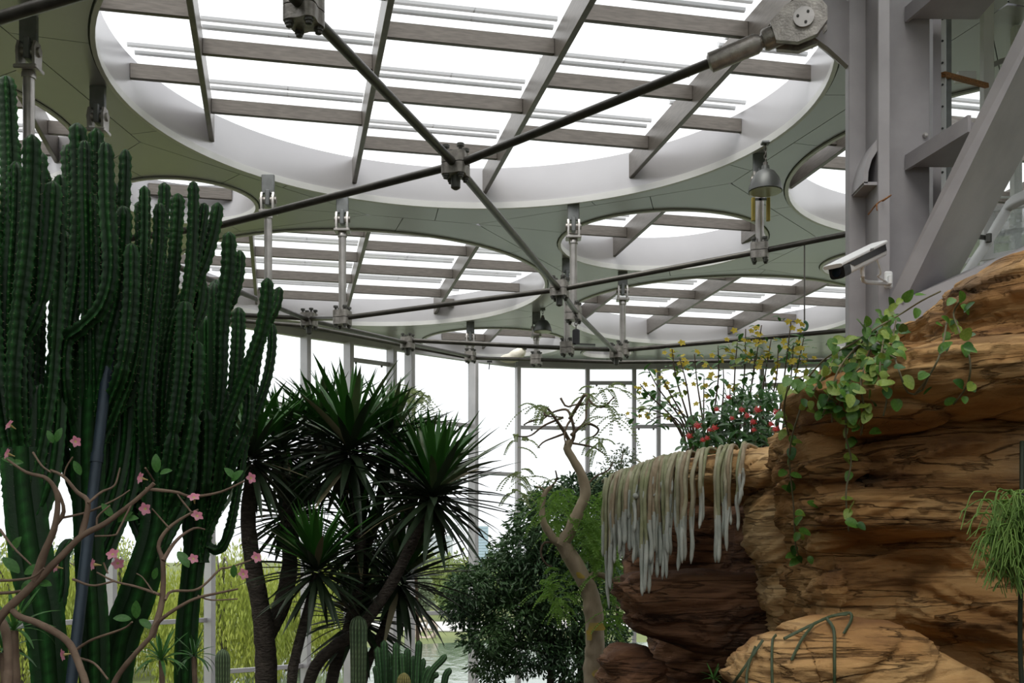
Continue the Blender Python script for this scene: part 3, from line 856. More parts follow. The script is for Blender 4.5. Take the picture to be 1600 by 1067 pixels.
mb = MB(); mb.lathe([(.10, 0), (.08, .05)], c + A(.22, -.05, .22), (.5, -.4, .7), 12); mb.build('lens', M_black, wc)
mb = MB(); mb.tube(c + A(.02, 0, 0), c + A(.02, .05, -.3), .03, 8); mb.build('bracket', M_darksteel, wc)
hn = thing('dangling_clip', P(765, 575, 30), 'small dark clip dangling from the perimeter rod', 'clip')
mb = MB(); mb.box(P(765, 565, 30), (.14, .05, .05)); mb.tube(P(765, 567, 30), P(764, 577, 30), .014, 6); mb.build('clip', M_black, hn)
# ------------------------------------------------------------------ artificial rocks
def rock_material(name, cols, warm=1.0):
    m = bpy.data.materials.new(name); m.use_nodes = True
    nd, lk = m.node_tree.nodes, m.node_tree.links
    bs = nd['Principled BSDF']; bs.inputs['Roughness'].default_value = .82; bs.inputs['Specular IOR Level'].default_value = .25
    tc = nd.new('ShaderNodeTexCoord')
    def noise(sc, st, det=6, dist=0.0):
        mp = nd.new('ShaderNodeMapping'); mp.inputs['Scale'].default_value = st; mp.inputs['Rotation'].default_value = (0, .12, 0)
        lk.new(tc.outputs['Object'], mp.inputs[0])
        n = nd.new('ShaderNodeTexNoise'); n.inputs['Scale'].default_value = sc; n.inputs['Detail'].default_value = det; n.inputs['Distortion'].default_value = dist
        lk.new(mp.outputs[0], n.inputs['Vector']); return n.outputs['Fac']
    def ramp(fac, stops):
        r = nd.new('ShaderNodeValToRGB'); e = r.color_ramp.elements
        e[0].position, e[0].color = stops[0][0], (*stops[0][1], 1)
        e[1].position, e[1].color = stops[-1][0], (*stops[-1][1], 1)
        for p, c in stops[1:-1]:
            q = e.new(p); q.color = (*c, 1)
        lk.new(fac, r.inputs[0]); return r.outputs[0]
    def mix(kind, f, a, b):
        x = nd.new('ShaderNodeMixRGB'); x.blend_type = kind
        if isinstance(f, float): x.inputs[0].default_value = f
        else: lk.new(f, x.inputs[0])
        lk.new(a, x.inputs[1]); lk.new(b, x.inputs[2]); return x.outputs[0]
    base = ramp(noise(1.3, (.8, .8, 3.0), 5, .4), [(.32, cols[0]), (.46, cols[1]), (.58, cols[2]), (.72, cols[1])])
    bands = ramp(noise(2.0, (.5, .5, 6.0), 8, .9), [(.34, (.36, .32, .29)), (.43, (1, 1, 1)), (.66, (1.0, .98, .95)), (.74, (.72, .66, .6))])
    grey = ramp(noise(.9, (1, 1, 1.5), 4), [(.56, (0, 0, 0)), (.70, (1, 1, 1))])
    c = mix('MULTIPLY', .85, base, bands)
    gcol = nd.new('ShaderNodeRGB'); gcol.outputs[0].default_value = (*cols[3], 1)
    gm = nd.new('ShaderNodeMath'); gm.operation = 'MULTIPLY'; gm.inputs[1].default_value = .6; lk.new(grey, gm.inputs[0])
    c = mix('MIX', gm.outputs[0], c, gcol.outputs[0])
    def cracks(sc, st, w):
        n = noise(sc, st, 7, .7)
        m1 = nd.new('ShaderNodeMath'); m1.operation = 'SUBTRACT'; m1.inputs[1].default_value = .5; lk.new(n, m1.inputs[0])
        m2 = nd.new('ShaderNodeMath'); m2.operation = 'ABSOLUTE'; lk.new(m1.outputs[0], m2.inputs[0])
        return ramp(m2.outputs[0], [(0.0, (0, 0, 0)), (w * .35, (.25, .25, .25)), (w, (1, 1, 1))])
    ck1, ck2 = cracks(1.5, (.4, .4, 3.6), .016), cracks(3.4, (.4, .4, 4.2), .025)
    crack_tone = ramp(ck1, [(0.0, (.38, .33, .30)), (.8, (1, 1, 1))])
    c = mix('MULTIPLY', .5, c, crack_tone)  # colour is darkened along the crack lines
    lk.new(c, bs.inputs['Base Color'])
    b1 = nd.new('ShaderNodeBump'); b1.inputs['Strength'].default_value = .8; b1.inputs['Distance'].default_value = .035
    lk.new(noise(3.2, (.5, .5, 5.5), 8, .8), b1.inputs['Height'])
    b3 = nd.new('ShaderNodeBump'); b3.inputs['Strength'].default_value = .9; b3.inputs['Distance'].default_value = .04
    lk.new(ck1, b3.inputs['Height']); lk.new(b1.outputs[0], b3.inputs['Normal'])
    b4 = nd.new('ShaderNodeBump'); b4.inputs['Strength'].default_value = .45; b4.inputs['Distance'].default_value = .025
    lk.new(ck2, b4.inputs['Height']); lk.new(b3.outputs[0], b4.inputs['Normal'])
    b2 = nd.new('ShaderNodeBump'); b2.inputs['Strength'].default_value = .5; b2.inputs['Distance'].default_value = .012
    lk.new(noise(38, (1, 1, 1.6), 6), b2.inputs['Height']); lk.new(b4.outputs[0], b2.inputs['Normal'])
    lk.new(b2.outputs[0], bs.inputs['Normal'])
    return m
M_rock = rock_material('ochre_layered_rock', [(.20, .095, .036), (.42, .225, .082), (.60, .37, .16), (.22, .18, .135)])
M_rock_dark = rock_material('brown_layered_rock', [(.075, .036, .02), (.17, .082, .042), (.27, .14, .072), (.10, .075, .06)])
M_rock_pale = rock_material('sandy_layered_rock', [(.32, .17, .065), (.54, .34, .15), (.68, .48, .25), (.28, .23, .17)])
def super_blob(mb, px, py, Y, rx, rz, ry, tilt=0.0, e=.7, yaw=0.0, n=40):
    """rounded block centred on a pixel at depth Y; rx, rz in pixels at that depth, ry in metres"""
    c = P(px, py, Y); ax, az = rx * Y / F_PX, rz * Y / F_PX
    u = np.linspace(-math.pi / 2, math.pi / 2, n // 2 + 1); w = np.linspace(-math.pi, math.pi, n, endpoint=False)
    U, W = np.meshgrid(u, w, indexing='ij')
    sp = lambda v: np.sign(v) * np.abs(v) ** e
    x = ax * sp(np.cos(U)) * sp(np.cos(W)); y = ry * sp(np.cos(U)) * sp(np.sin(W)); z = az * sp(np.sin(U))
    t = math.radians(tilt); ct, st = math.cos(t), math.sin(t)
    x, z = x * ct - z * st, x * st + z * ct
    q = math.radians(yaw); x, y = x * math.cos(q) - y * math.sin(q), x * math.sin(q) + y * math.cos(q)
    v = np.stack([x, y, z], -1).reshape(-1, 3) + c
    rows = n // 2 + 1
    f = [(i * n + j, i * n + (j + 1) % n, (i + 1) * n + (j + 1) % n, (i + 1) * n + j) for i in range(rows - 1) for j in range(n)]
    mb.add(v, f)
def rock(name, blobs, m, label, vox=.03, amp=.075, tilt=.10, seed=0.0, fine=.018, freq=5.5, coarse=.10):
    mb = MB()
    for b in blobs: super_blob(mb, **b)
    me = mb.mesh(name, m, True)
    o = bpy.data.objects.new(name + '_source', me); COL.objects.link(o)
    md = o.modifiers.new('remesh', 'REMESH'); md.mode = 'VOXEL'; md.voxel_size = vox
    bpy.context.view_layer.update()
    ev = o.evaluated_get(bpy.context.evaluated_depsgraph_get())
    m2 = bpy.data.meshes.new_from_object(ev)
    bpy.data.objects.remove(o); bpy.data.meshes.remove(me)
    nv = len(m2.vertices)
    co = np.empty(nv * 3); m2.vertices.foreach_get('co', co); co = co.reshape(-1, 3)
    # relax a little so that the joins between blocks run softly
    ed = np.empty(len(m2.edges) * 2, int); m2.edges.foreach_get('vertices', ed); ed = ed.reshape(-1, 2)
    deg = np.bincount(ed.ravel(), minlength=nv).astype(float)
    for _ in range(4):
        sm = np.zeros_like(co)
        for k in range(3):
            sm[:, k] = np.bincount(ed[:, 0], co[ed[:, 1], k], nv) + np.bincount(ed[:, 1], co[ed[:, 0], k], nv)
        co = .5 * co + .5 * sm / deg[:, None]
    m2.vertices.foreach_set('co', co.ravel()); m2.update()
    nr = np.empty(nv * 3); m2.vertices.foreach_get('normal', nr); nr = nr.reshape(-1, 3)
    q = co + seed
    warp = .22 * fbm(q * .9, 3)
    lay = q[:, 2] - tilt * q[:, 0] + warp
    s1 = vnoise(np.c_[q[:, 0] * .55, q[:, 1] * .55, lay * freq])
    s2 = vnoise(np.c_[q[:, 0] * .9 + 9, q[:, 1] * .9, lay * freq * 2.6])
    s3 = vnoise(np.c_[q[:, 0] * 1.6 + 31, q[:, 1] * 1.6, lay * freq * 6.5])
    big = fbm(q * np.array([.7, .7, 1.1]) + 3, 3)
    cut = -np.clip(1 - np.abs(vnoise(np.c_[q[:, 0] * .5 + 5, q[:, 1] * .5, lay * freq * 1.1])) / .12, 0, 1) ** 1.2
    cut2 = -np.clip(1 - np.abs(vnoise(np.c_[q[:, 0] * 1.1 + 15, q[:, 1] * 1.1, lay * freq * 2.4])) / .10, 0, 1)
    steep = np.sqrt(np.clip(1 - nr[:, 2] ** 2, 0, 1))
    d = coarse * big + amp * steep * (np.tanh(3.0 * s1) * .6 + .25 * s2 + .7 * cut + .3 * cut2) + fine * (s3 + .6 * fbm(q * 9, 2))
    def terrace(fr, wob, k):
        tt = lay * fr + wob * fbm(q * A(1.3, 1.3, .6) + k, 3)
        i = np.floor(tt); fq = tt - i
        h = np.modf(np.abs(np.sin(i * 12.9898 + k) * 43758.5453))[0]
        along = np.clip(.55 + .9 * vnoise(np.c_[q[:, 0] * 1.1 + i * 3.7, q[:, 1] * 1.1, i * 1.3 + k]), 0, 1)
        return (h - .35) * .5 + along * (fq ** 2.2 - .45)
    d = d + amp * steep * (.85 * terrace(freq * 1.5, 1.1, 2.0) + .42 * terrace(freq * 4.2, 1.6, 9.0))
    push = nr * A(1, 1, .45); 
    co = co + push * d[:, None]
    org = co.mean(0); org[2] = co[:, 2].min()
    m2.vertices.foreach_set('co', (co - org).ravel())
    m2.polygons.foreach_set('use_smooth', np.ones(len(m2.polygons), bool)); m2.materials.clear(); m2.materials.append(m); m2.update()
    r = bpy.data.objects.new(name, m2); r.location = org; COL.objects.link(r); WLOC[r.name] = org
    tag(r, label, 'rock')
    return r, co
B = lambda px, py, Y, rx, rz, ry, tilt=0.0, e=.7, yaw=0.0: dict(px=px, py=py, Y=Y, rx=rx, rz=rz, ry=ry, tilt=tilt, e=e, yaw=yaw)
rock_big, co_big = rock('boulder', [
    B(1625, 532, 6.9, 180, 122, 1.1, 14, .6), B(1505, 588, 6.85, 118, 62, .95, 18, .65), B(1520, 606, 6.65, 185, 46, .95, 2, .55),
    B(1362, 634, 6.55, 92, 36, .5, 0, .65), B(1385, 586, 6.75, 78, 30, .5, 8, .7),
    B(1475, 772, 7.4, 180, 118, .95, 3, .5), B(1650, 800, 7.2, 130, 230, 1.0, 0, .65), B(1280, 770, 7.2, 38, 105, .55, 2, .65),
    B(1400, 812, 7.0, 158, 34, .82, -4, .6), B(1560, 880, 7.05, 170, 44, .85, -9, .65),
    B(1335, 925, 7.45, 95, 85, .8, 0, .65), B(1285, 940, 7.1, 34, 75, .5, -6, .75),
    B(1540, 965, 7.1, 190, 55, .95, -13, .65), B(1610, 1070, 7.2, 180, 110, 1.1, 0, .7),
    B(1420, 1150, 7.5, 260, 170, 1.1, 0, .6)],
    M_rock, 'huge ochre layered boulder with an overhanging ledge at the right edge', vox=.022, amp=.085, tilt=.16, seed=3.3, freq=4.8, coarse=.07)
rock_front, co_front = rock('boulder', [
    B(1318, 1060, 5.8, 120, 84, .5, 4, .85), B(1225, 1075, 5.8, 62, 78, .45, 24, .8), B(1440, 1095, 5.8, 120, 66, .5, -24, .8), B(1330, 1190, 5.8, 190, 110, .55, 0, .7)],
    M_rock, 'low rounded ochre rock in front with trailing cactus stems over it', vox=.018, amp=.07, tilt=-.10, seed=11.0)
rock_arch, co_arch = rock('boulder', [
    B(995, 772, 8.6, 46, 30, .5, 8, .85), B(1070, 754, 8.95, 90, 36, .95, 10, .8), B(1160, 750, 9.0, 90, 44, 1.15, 6, .75), B(1235, 745, 8.8, 60, 46, 1.1, 0, .8),
    B(1212, 850, 8.2, 40, 100, .42, 0, .7), B(1225, 965, 8.2, 42, 75, .5, 0, .65), B(1260, 900, 8.5, 60, 200, .5, 0, .7)],
    M_rock_pale, 'sandy rock arch draped with grey-green hanging cactus stems', vox=.02, amp=.06, tilt=.12, seed=21.0, freq=7)
rock_low, co_low = rock('boulder', [
    B(1075, 950, 8.9, 118, 52, .6, -3, .6), B(1130, 958, 8.8, 90, 56, .6, 0, .6), B(1012, 920, 8.9, 46, 28, .45, 0, .7)],
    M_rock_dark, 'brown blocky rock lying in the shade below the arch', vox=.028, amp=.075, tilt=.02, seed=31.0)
rock_foot, co_foot = rock('boulder', [B(985, 1062, 8.8, 52, 58, .5, -10, .75), B(1010, 1140, 8.9, 80, 90, .6, 0, .7)],
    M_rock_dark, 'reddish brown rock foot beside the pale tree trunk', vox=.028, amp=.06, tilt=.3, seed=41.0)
rock_back, co_back = rock('boulder', [B(1120, 860, 11.4, 105, 120, .5, 0, .6), B(1040, 850, 11.4, 60, 100, .4, 0, .6), B(1130, 1040, 10.6, 125, 110, .6, 0, .6), B(1210, 900, 10.8, 80, 210, .8, 0, .6)],
    M_rock_dark, 'dark rear rock added to keep daylight out of the hollow under the arch', vox=.05, amp=.06, seed=51.0)  # put behind the arch so no daylight shows through the hollow
def surf_z(co, x, y, r=.12):
    """top of a rock near x, y"""
    k = (np.abs(co[:, 0] - x) < r) & (np.abs(co[:, 1] - y) < r)
    return co[k, 2].max() if k.any() else None
def front_y(co, px, py, tol=7):
    """depth of the first rock surface met along a sight line"""
    X = X_C + F_PX * co[:, 0] / co[:, 1]; Yp = Y_H - F_PX * (co[:, 2] - EYE) / co[:, 1]
    k = (np.abs(X - px) < tol) & (np.abs(Yp - py) < tol)
    return co[k, 1].min() if k.any() else None
# ------------------------------------------------------------------ tall branching cacti
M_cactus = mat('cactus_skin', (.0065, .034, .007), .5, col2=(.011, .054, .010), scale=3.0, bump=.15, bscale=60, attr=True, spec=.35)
M_corky = mat('corky_cactus_base', (.05, .07, .04), .8, col2=(.10, .09, .06), scale=9, bump=.4, bscale=30, attr=True)
M_spine = mat('pale_spine', (.22, .20, .12), .7)
def ribbed(path, r, ribs=5, depth=.42, step=.02, tip=True, scallop=.10, period=.05, seed=0, neck=0.0, spines=False):
    """ribbed cactus stem along a 3d path running from the foot to the tip"""
    p = np.asarray(path, float)
    ln = np.sum(np.linalg.norm(np.diff(p, axis=0), axis=1))
    n = max(12, int(ln / step))
    pts = catmull(p, n)
    s = np.linspace(0, ln, n)
    k = ribs * 4
    a = np.linspace(0, 2 * math.pi, k, endpoint=False)
    ridge = np.abs(np.cos(a * ribs / 2)) ** 1.4                          # 1 on the rib, 0 in the groove
    rng = random.Random(seed)
    ph = rng.random() * 6
    edge = (1 + scallop * np.sin(2 * math.pi * s / period + ph))[:, None]
    prof_r = (1 - depth) + depth * ridge[None, :] * edge
    pr = np.stack([prof_r * np.cos(a), prof_r * np.sin(a)], -1)
    rad = np.full(n, r) * (1 + .05 * np.sin(s * 5 + ph) + .07 * np.sin(s * 2.1 + ph * 2))
    if neck: rad *= 1 - neck * np.exp(-((s - ln * rng.uniform(.45, .7)) / .035) ** 2)
    if tip:
        e = np.clip((ln - s) / (r * 1.5), 0, 1)
        rad *= np.sqrt(np.clip(1 - (1 - e) ** 2, .02, 1))
    mb = MB(); mb.sweep(pts, rad, pr, True)
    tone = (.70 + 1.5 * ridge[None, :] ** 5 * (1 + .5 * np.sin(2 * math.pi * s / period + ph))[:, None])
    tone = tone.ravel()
    if spines:
        V = mb.v[0].reshape(n, k, 3); vs, fs = [], []
        pk = [i for i in range(1, n - 1) if edge[i, 0] >= edge[i - 1, 0] and edge[i, 0] > edge[i + 1, 0]]
        for i in pk:
            for j in range(0, k, 4):
                p0 = V[i, j]; o = unit(p0 - pts[i]); ax_ = unit(pts[i + 1] - pts[i - 1])
                for sg in (-1, 1):
                    e = unit(o + np.cross(ax_, o) * .6 * sg)
                    q0 = len(vs); vs += [p0 + ax_ * .0022, p0 - ax_ * .0022, p0 + e * .011]; fs.append((q0, q0 + 1, q0 + 2))
        if vs: mb.add(vs, fs, 1); tone = np.concatenate([tone, np.ones(len(vs))])
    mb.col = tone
    return mb
def px_path(pts, Y0, Y1=None):
    Y1 = Y0 if Y1 is None else Y1
    n = len(pts)
    return [P(x, y, Y0 + (Y1 - Y0) * i / max(n - 1, 1)) for i, (x, y) in enumerate(pts)]
CACTI = [
  dict(label='tallest dark green columnar cactus at the left edge', base=[(98, 1120), (75, 1010), (52, 880), (38, 770), (34, 700)], bw=62, Y=6.6, hub=(36, 745), stems=[
    ([(10, 118), (14, 200), (18, 330), (22, 500), (32, 640)], 28), ([(19, 215), (22, 300), (24, 420), (28, 600)], 26), ([(24, 252), (22, 340), (15, 470), (14, 600)], 25),
    ([(50, 210), (48, 290), (40, 400), (28, 500), (20, 620)], 26), ([(61, 236), (60, 320), (55, 440), (48, 600)], 24), ([(69, 265), (66, 340), (62, 470), (58, 620)], 22),
    ([(84, 283), (80, 360), (70, 450), (52, 505), (34, 540), (30, 620)], 24), ([(94, 273), (92, 350), (88, 480), (78, 620)], 22),
    ([(5, 330), (6, 430), (2, 560), (10, 680)], 26), ([(36, 380), (34, 470), (40, 600), (42, 700)], 24), ([(100, 360), (100, 460), (92, 600), (70, 700)], 22), ([(-20, 260), (-16, 400), (-8, 560), (10, 690)], 26)]),
  dict(label='dense many-armed columnar cactus in the middle of the cactus group', base=[(150, 1120), (147, 1010), (140, 870), (138, 720), (141, 600), (142, 520)], bw=50, Y=6.9, hub=(139, 650), stems=[
    ([(106, 226), (108, 310), (106, 430), (100, 500), (98, 600)], 21), ([(121, 192), (124, 280), (122, 400), (112, 490), (100, 590)], 26), ([(133, 219), (134, 300), (136, 420), (134, 520)], 20),
    ([(150, 200), (150, 290), (152, 420), (148, 530)], 25), ([(165, 222), (167, 320), (172, 420), (158, 478), (126, 512), (102, 535), (100, 610)], 23), ([(196, 233), (194, 310), (188, 400), (180, 500), (170, 580)], 21),
    ([(182, 287), (180, 360), (178, 460), (168, 560)], 20), ([(194, 322), (190, 400), (182, 470), (165, 540)], 26), ([(219, 314), (220, 400), (216, 520), (200, 620)], 20),
    ([(226, 290), (226, 360), (222, 440), (210, 560)], 18), ([(142, 300), (144, 400), (146, 520)], 22), ([(110, 330), (112, 420), (108, 520)], 22), ([(160, 360), (160, 450), (152, 560)], 22), ([(206, 380), (204, 480), (190, 580)], 22)]),
  dict(label='spreading columnar cactus nearest the yuccas with arms reaching right', base=[(165, 1120), (182, 1040), (214, 930), (240, 845), (248, 780), (246, 700)], bw=54, Y=7.2, hub=(246, 790), stems=[
    ([(257, 285), (256, 330), (250, 420), (240, 540), (234, 680)], 18), ([(250, 317), (247, 400), (238, 500), (226, 640)], 20), ([(278, 302), (275, 360), (268, 460), (256, 580), (246, 690)], 22),
    ([(302, 283), (302, 330), (298, 420), (285, 520), (268, 640)], 19), ([(320, 317), (314, 360), (302, 420), (286, 500), (270, 620)], 18), ([(341, 316), (333, 362), (318, 412), (298, 450), (272, 510), (256, 620)], 20),
    ([(314, 428), (312, 470), (302, 505), (288, 540), (278, 640)], 17), ([(322, 446), (319, 480), (306, 508), (290, 540)], 14), ([(307, 532), (305, 600), (298, 680), (280, 750)], 26),
    ([(268, 400), (264, 500), (252, 620)], 22), ([(232, 380), (230, 500), (226, 640)], 22), ([(290, 470), (284, 580), (268, 700)], 24), ([(210, 470), (208, 600), (215, 700)], 24), ([(180, 520), (184, 640), (205, 740)], 24), ([(252, 500), (250, 620), (248, 700)], 26), ([(228, 560), (232, 660), (240, 740)], 26), ([(196, 600), (200, 690), (222, 770)], 22)]),
  dict(label='slender-armed columnar cactus standing right of the others before the facade posts', base=[(285, 1150), (290, 1020), (300, 900), (312, 800), (320, 740)], bw=36, Y=7.7, hub=(314, 790), stems=[
    ([(358, 362), (357, 420), (351, 465), (347, 520), (345, 600), (336, 700)], 21), ([(375, 391), (373, 430), (364, 465), (352, 490), (348, 540)], 16), ([(373, 480), (372, 530), (367, 600), (356, 690), (335, 750)], 20),
    ([(418, 434), (416, 475), (408, 520), (390, 570), (370, 620), (345, 690)], 20), ([(437, 448), (432, 478), (420, 502), (408, 525)], 14), ([(425, 505), (424, 550), (416, 595), (400, 640), (375, 700), (345, 760)], 16),
    ([(341, 558), (338, 620), (330, 700)], 22), ([(350, 610), (352, 680), (338, 750)], 24), ([(390, 600), (386, 660), (362, 720)], 20), ([(322, 640), (322, 700), (318, 760)], 24)]),
]
LOW = [[([(92, 560), (90, 660), (78, 750), (50, 830)], 28), ([(64, 600), (62, 700), (48, 800)], 30), ([(20, 620), (18, 720), (40, 830)], 32), ([(112, 842), (98, 870), (96, 920), (80, 1000)], 20)],
       [([(196, 600), (192, 700), (172, 790), (142, 860)], 28), ([(176, 640), (172, 740), (142, 820)], 26), ([(88, 640), (102, 720), (126, 790), (140, 850)], 22), ([(212, 650), (204, 760), (172, 850), (146, 910)], 26)],
       [([(218, 640), (220, 740), (242, 840)], 30), ([(272, 640), (274, 740), (244, 850)], 30), ([(292, 660), (292, 760), (262, 830), (236, 870)], 28), ([(200, 700), (206, 790), (232, 860)], 24), ([(250, 600), (254, 700), (246, 820)], 32)],
       [([(336, 690), (334, 780), (304, 870)], 24), ([(300, 700), (296, 790), (302, 880)], 26)]]
for ci, c in enumerate(CACTI):
    Y = c['Y']; rng = random.Random(ci + 5)
    foot = P(*c['base'][0], Y); foot[2] = float(floor_z(foot[0], foot[1]))
    t = thing('columnar_cactus', foot, c['label'], 'cactus', 'tall cacti at the left')
    path = [foot] + px_path(c['base'][1:], Y)
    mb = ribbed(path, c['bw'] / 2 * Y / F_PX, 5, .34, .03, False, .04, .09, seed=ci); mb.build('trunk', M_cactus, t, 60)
    for si, (st, w) in enumerate(c['stems']):
        y1 = Y + rng.uniform(-.38, .42)
        pts = list(reversed(st))
        hx, hy = c['hub']
        hubp = P(hx * .55 + st[-1][0] * .45 + rng.uniform(-6, 6), hy + rng.uniform(-20, 45), Y)
        arc = px_path(pts, Y * .35 + y1 * .65, y1)
        path = [P(hx + rng.uniform(-4, 4), hy + rng.uniform(60, 90), Y), hubp] + arc
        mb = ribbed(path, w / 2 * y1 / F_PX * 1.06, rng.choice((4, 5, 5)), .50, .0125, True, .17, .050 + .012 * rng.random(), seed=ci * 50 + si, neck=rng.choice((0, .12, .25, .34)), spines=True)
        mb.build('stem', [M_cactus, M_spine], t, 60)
    for si, (st, w) in enumerate(LOW[ci]):
        y1 = Y + rng.uniform(.05, .35)
        path = px_path(list(reversed(st)), Y, y1)
        ribbed(path, w / 2 * y1 / F_PX * 1.05, 5, .45, .018, True, .10, .055, seed=700 + ci * 10 + si).build('stem', M_cactus, t, 60)
    for si in range(7):
        # short inner arms that fill the heart of the plant
        hx, hy = c['hub']; x0 = hx + rng.uniform(-48, 48) * (1 if ci < 3 else .5); yt = rng.uniform(430, 620)
        if 100 < x0 < 124: x0 += 26
        yy = Y + rng.uniform(.1, .55)
        path = [P(hx + (x0 - hx) * .4, hy + rng.uniform(0, 40), Y), P(x0, hy - 60, yy), P(x0 + rng.uniform(-8, 8), yt, yy)]
        ribbed(path, rng.uniform(11, 14) * yy / F_PX, 5, .40, .02, True, .09, .048, seed=900 + ci * 10 + si).build('stem', M_cactus, t, 60)
# blue-grey support pole leaning among the cacti
M_pole = mat('blue_grey_pole', (.035, .055, .075), .45, .2, var=.15, scale=5)
pt = P(188, 395, 7.0); pb = P(108, 1100, 6.45); d = unit(pb - pt)
sgn = (float(floor_z(pb[0], pb[1])) - pb[2]) / d[2]; pb2 = pb + d * max(sgn, 0)
pole = thing('support_pole', pb2, 'blue-grey leaning support pole among the cactus trunks', 'pole')
mb = MB(); mb.tube(pb2, pt, .034, 16); mb.build('tube', M_pole, pole)
mb = MB(); mb.lathe([(.037, 0), (.037, .03), (.025, .04)], pt, -d, 16); mb.build('end_cap', M_pole, pole)
mb = MB(); mb.lathe([(.039, -.03), (.039, .03)], pt + d * np.linalg.norm(pb - pt) * .475, -d, 16); mb.build('joint_collar', M_pole, pole)

# ------------------------------------------------------------------ leaves
def blade(L=1.0, W=.08, bend=.15, fold=.25, seg=6, shape='sword', twist=0.0):
    """leaf along +y, facing +z, drooping by bend"""
    t = np.linspace(0, 1, seg + 1)
    if shape == 'sword': w = W * np.clip(np.minimum(.55 + 1.4 * t, 1.0) * (1 - t ** 3.2), .02, 1)
    elif shape == 'oval': w = W * np.clip(np.sin(math.pi * np.clip(t, .02, .985)) ** .62, .05, 1)
    elif shape == 'heart': w = W * np.clip(np.sin(math.pi * np.clip(t ** .72, .06, .985)) ** .55, .05, 1)
    else: w = W * np.clip(np.sin(math.pi * np.clip(t, .02, .98)), .05, 1)
    y = L * (np.sin(bend * t) / bend if abs(bend) > 1e-3 else t); z = -L * ((1 - np.cos(bend * t)) / bend if abs(bend) > 1e-3 else 0 * t)
    v, f = [], []
    for i in range(seg + 1):
        a = twist * t[i]
        for x, up in ((-1, fold), (0, 0), (1, fold)):
            X, Zu = x * w[i] / 2, up * w[i] / 2
            v.append((X * math.cos(a) - Zu * math.sin(a), y[i], z[i] + X * math.sin(a) + Zu * math.cos(a)))
    for i in range(seg):
        o = i * 3
        f += [(o, o + 1, o + 4, o + 3), (o + 1, o + 2, o + 5, o + 4)]
    mb = MB(); mb.add(v, f)
    return mb
def add_inst(mb, src, M, mi=0):
    v = np.concatenate(src.v)
    Mn = np.array(M)
    mb.add(v @ Mn[:3, :3].T + Mn[:3, 3], src.f, mi)
M_yucca = mat('yucca_leaf', (.022, .105, .012), .4, col2=(.05, .17, .022), scale=1.2, spec=.45)
M_yucca_pale = mat('yucca_leaf_pale_edge', (.10, .16, .06), .45, col2=(.17, .20, .10), scale=1.5)
M_yucca_old = mat('old_yucca_leaf', (.016, .040, .014), .45, col2=(.038, .060, .028), scale=1.6)
M_yucca_dry = mat('dry_yucca_leaf', (.30, .26, .15), .7, col2=(.22, .20, .11), scale=3)
M_bark = mat('rough_dark_bark', (.045, .036, .028), .9, col2=(.085, .07, .055), scale=14, bump=.9, bscale=26, stretch=(1, 1, 2.5), dist=.03)
YB = [blade(1, .092, b, .35, 6, 'sword', tw) for b, tw in ((.08, .1), (.25, -.15), (.5, .2), (.75, -.1))]
YM = [m.mesh('yucca_leaf', M_yucca, True) for m in YB] + [YB[1].mesh('yucca_leaf', M_yucca_pale, True), YB[2].mesh('yucca_leaf', M_yucca_pale, True)]
def bark_tube(path, r0, r1, k=12, knob=.10, seed=0, step=.05):
    p = np.asarray(path, float); ln = np.sum(np.linalg.norm(np.diff(p, axis=0), axis=1)); n = max(8, int(ln / step))
    pts = catmull(p, n); rad = np.linspace(r0, r1, n)
    a = np.linspace(0, 2 * math.pi, k, endpoint=False)
    s = np.arange(n)
    q = np.stack(np.meshgrid(s * .45 + seed, np.cos(a) * 1.4, indexing='ij'), -1).reshape(-1, 2)
    q = np.c_[q, np.tile(np.sin(a) * 1.4, n)]
    nz = 1 + knob * fbm(q, 3).reshape(n, k)
    pr = np.stack([nz * np.cos(a), nz * np.sin(a)], -1)
    mb = MB(); mb.sweep(pts, rad, pr, True); return mb
def yucca_head(t, c, R, axis, seed, Y, n_up=44, n_low=70):
    rng = random.Random(seed)
    ax = unit(axis); ref = A(1, 0, 0); u = unit(ref - ax * np.dot(ref, ax)); w = np.cross(ax, u)
    head = thing('leaf_crown', c); head.parent = t; head.location = c - WLOC[t.name]
    low = MB()
    g = math.pi * (3 - math.sqrt(5))
    total = n_up + n_low
    for i in range(total):
        f = i / total
        th = math.radians(3 + 122 * f ** .85 + rng.uniform(-7, 7)); ph = i * g + rng.uniform(-.25, .25)
        side = u * math.cos(ph) + w * math.sin(ph)
        d = ax * math.cos(th) + side * math.sin(th)
        if f > .45: d = unit(d + A(0, 0, -.35 * (f - .45)))
        nrm = ax * math.sin(th) - side * math.cos(th)
        L = R * (1.0 - .28 * max(0, .2 - f) / .2 + rng.uniform(-.12, .08)) * (1 if f < .7 else .92)
        base = c + ax * (.12 * R * (1 - 2.2 * f)) + side * .025
        M = aim(d, -nrm if np.dot(nrm, ax) < 0 else nrm, base, L)
        if i < n_up:
            bi = rng.choice((0, 0, 1) if f < .15 else (1, 2, 4, 1) if f < .3 else (1, 2, 3, 5))
            put('leaf', YM[bi], M, head)
        else:
            add_inst(low, YB[rng.choice((0, 1, 1, 2))], M, 1 if rng.random() < .035 else 0)
    o = low.build('old_leaves', [M_yucca_old, M_yucca_dry], head, True, kind='stuff')
    return head
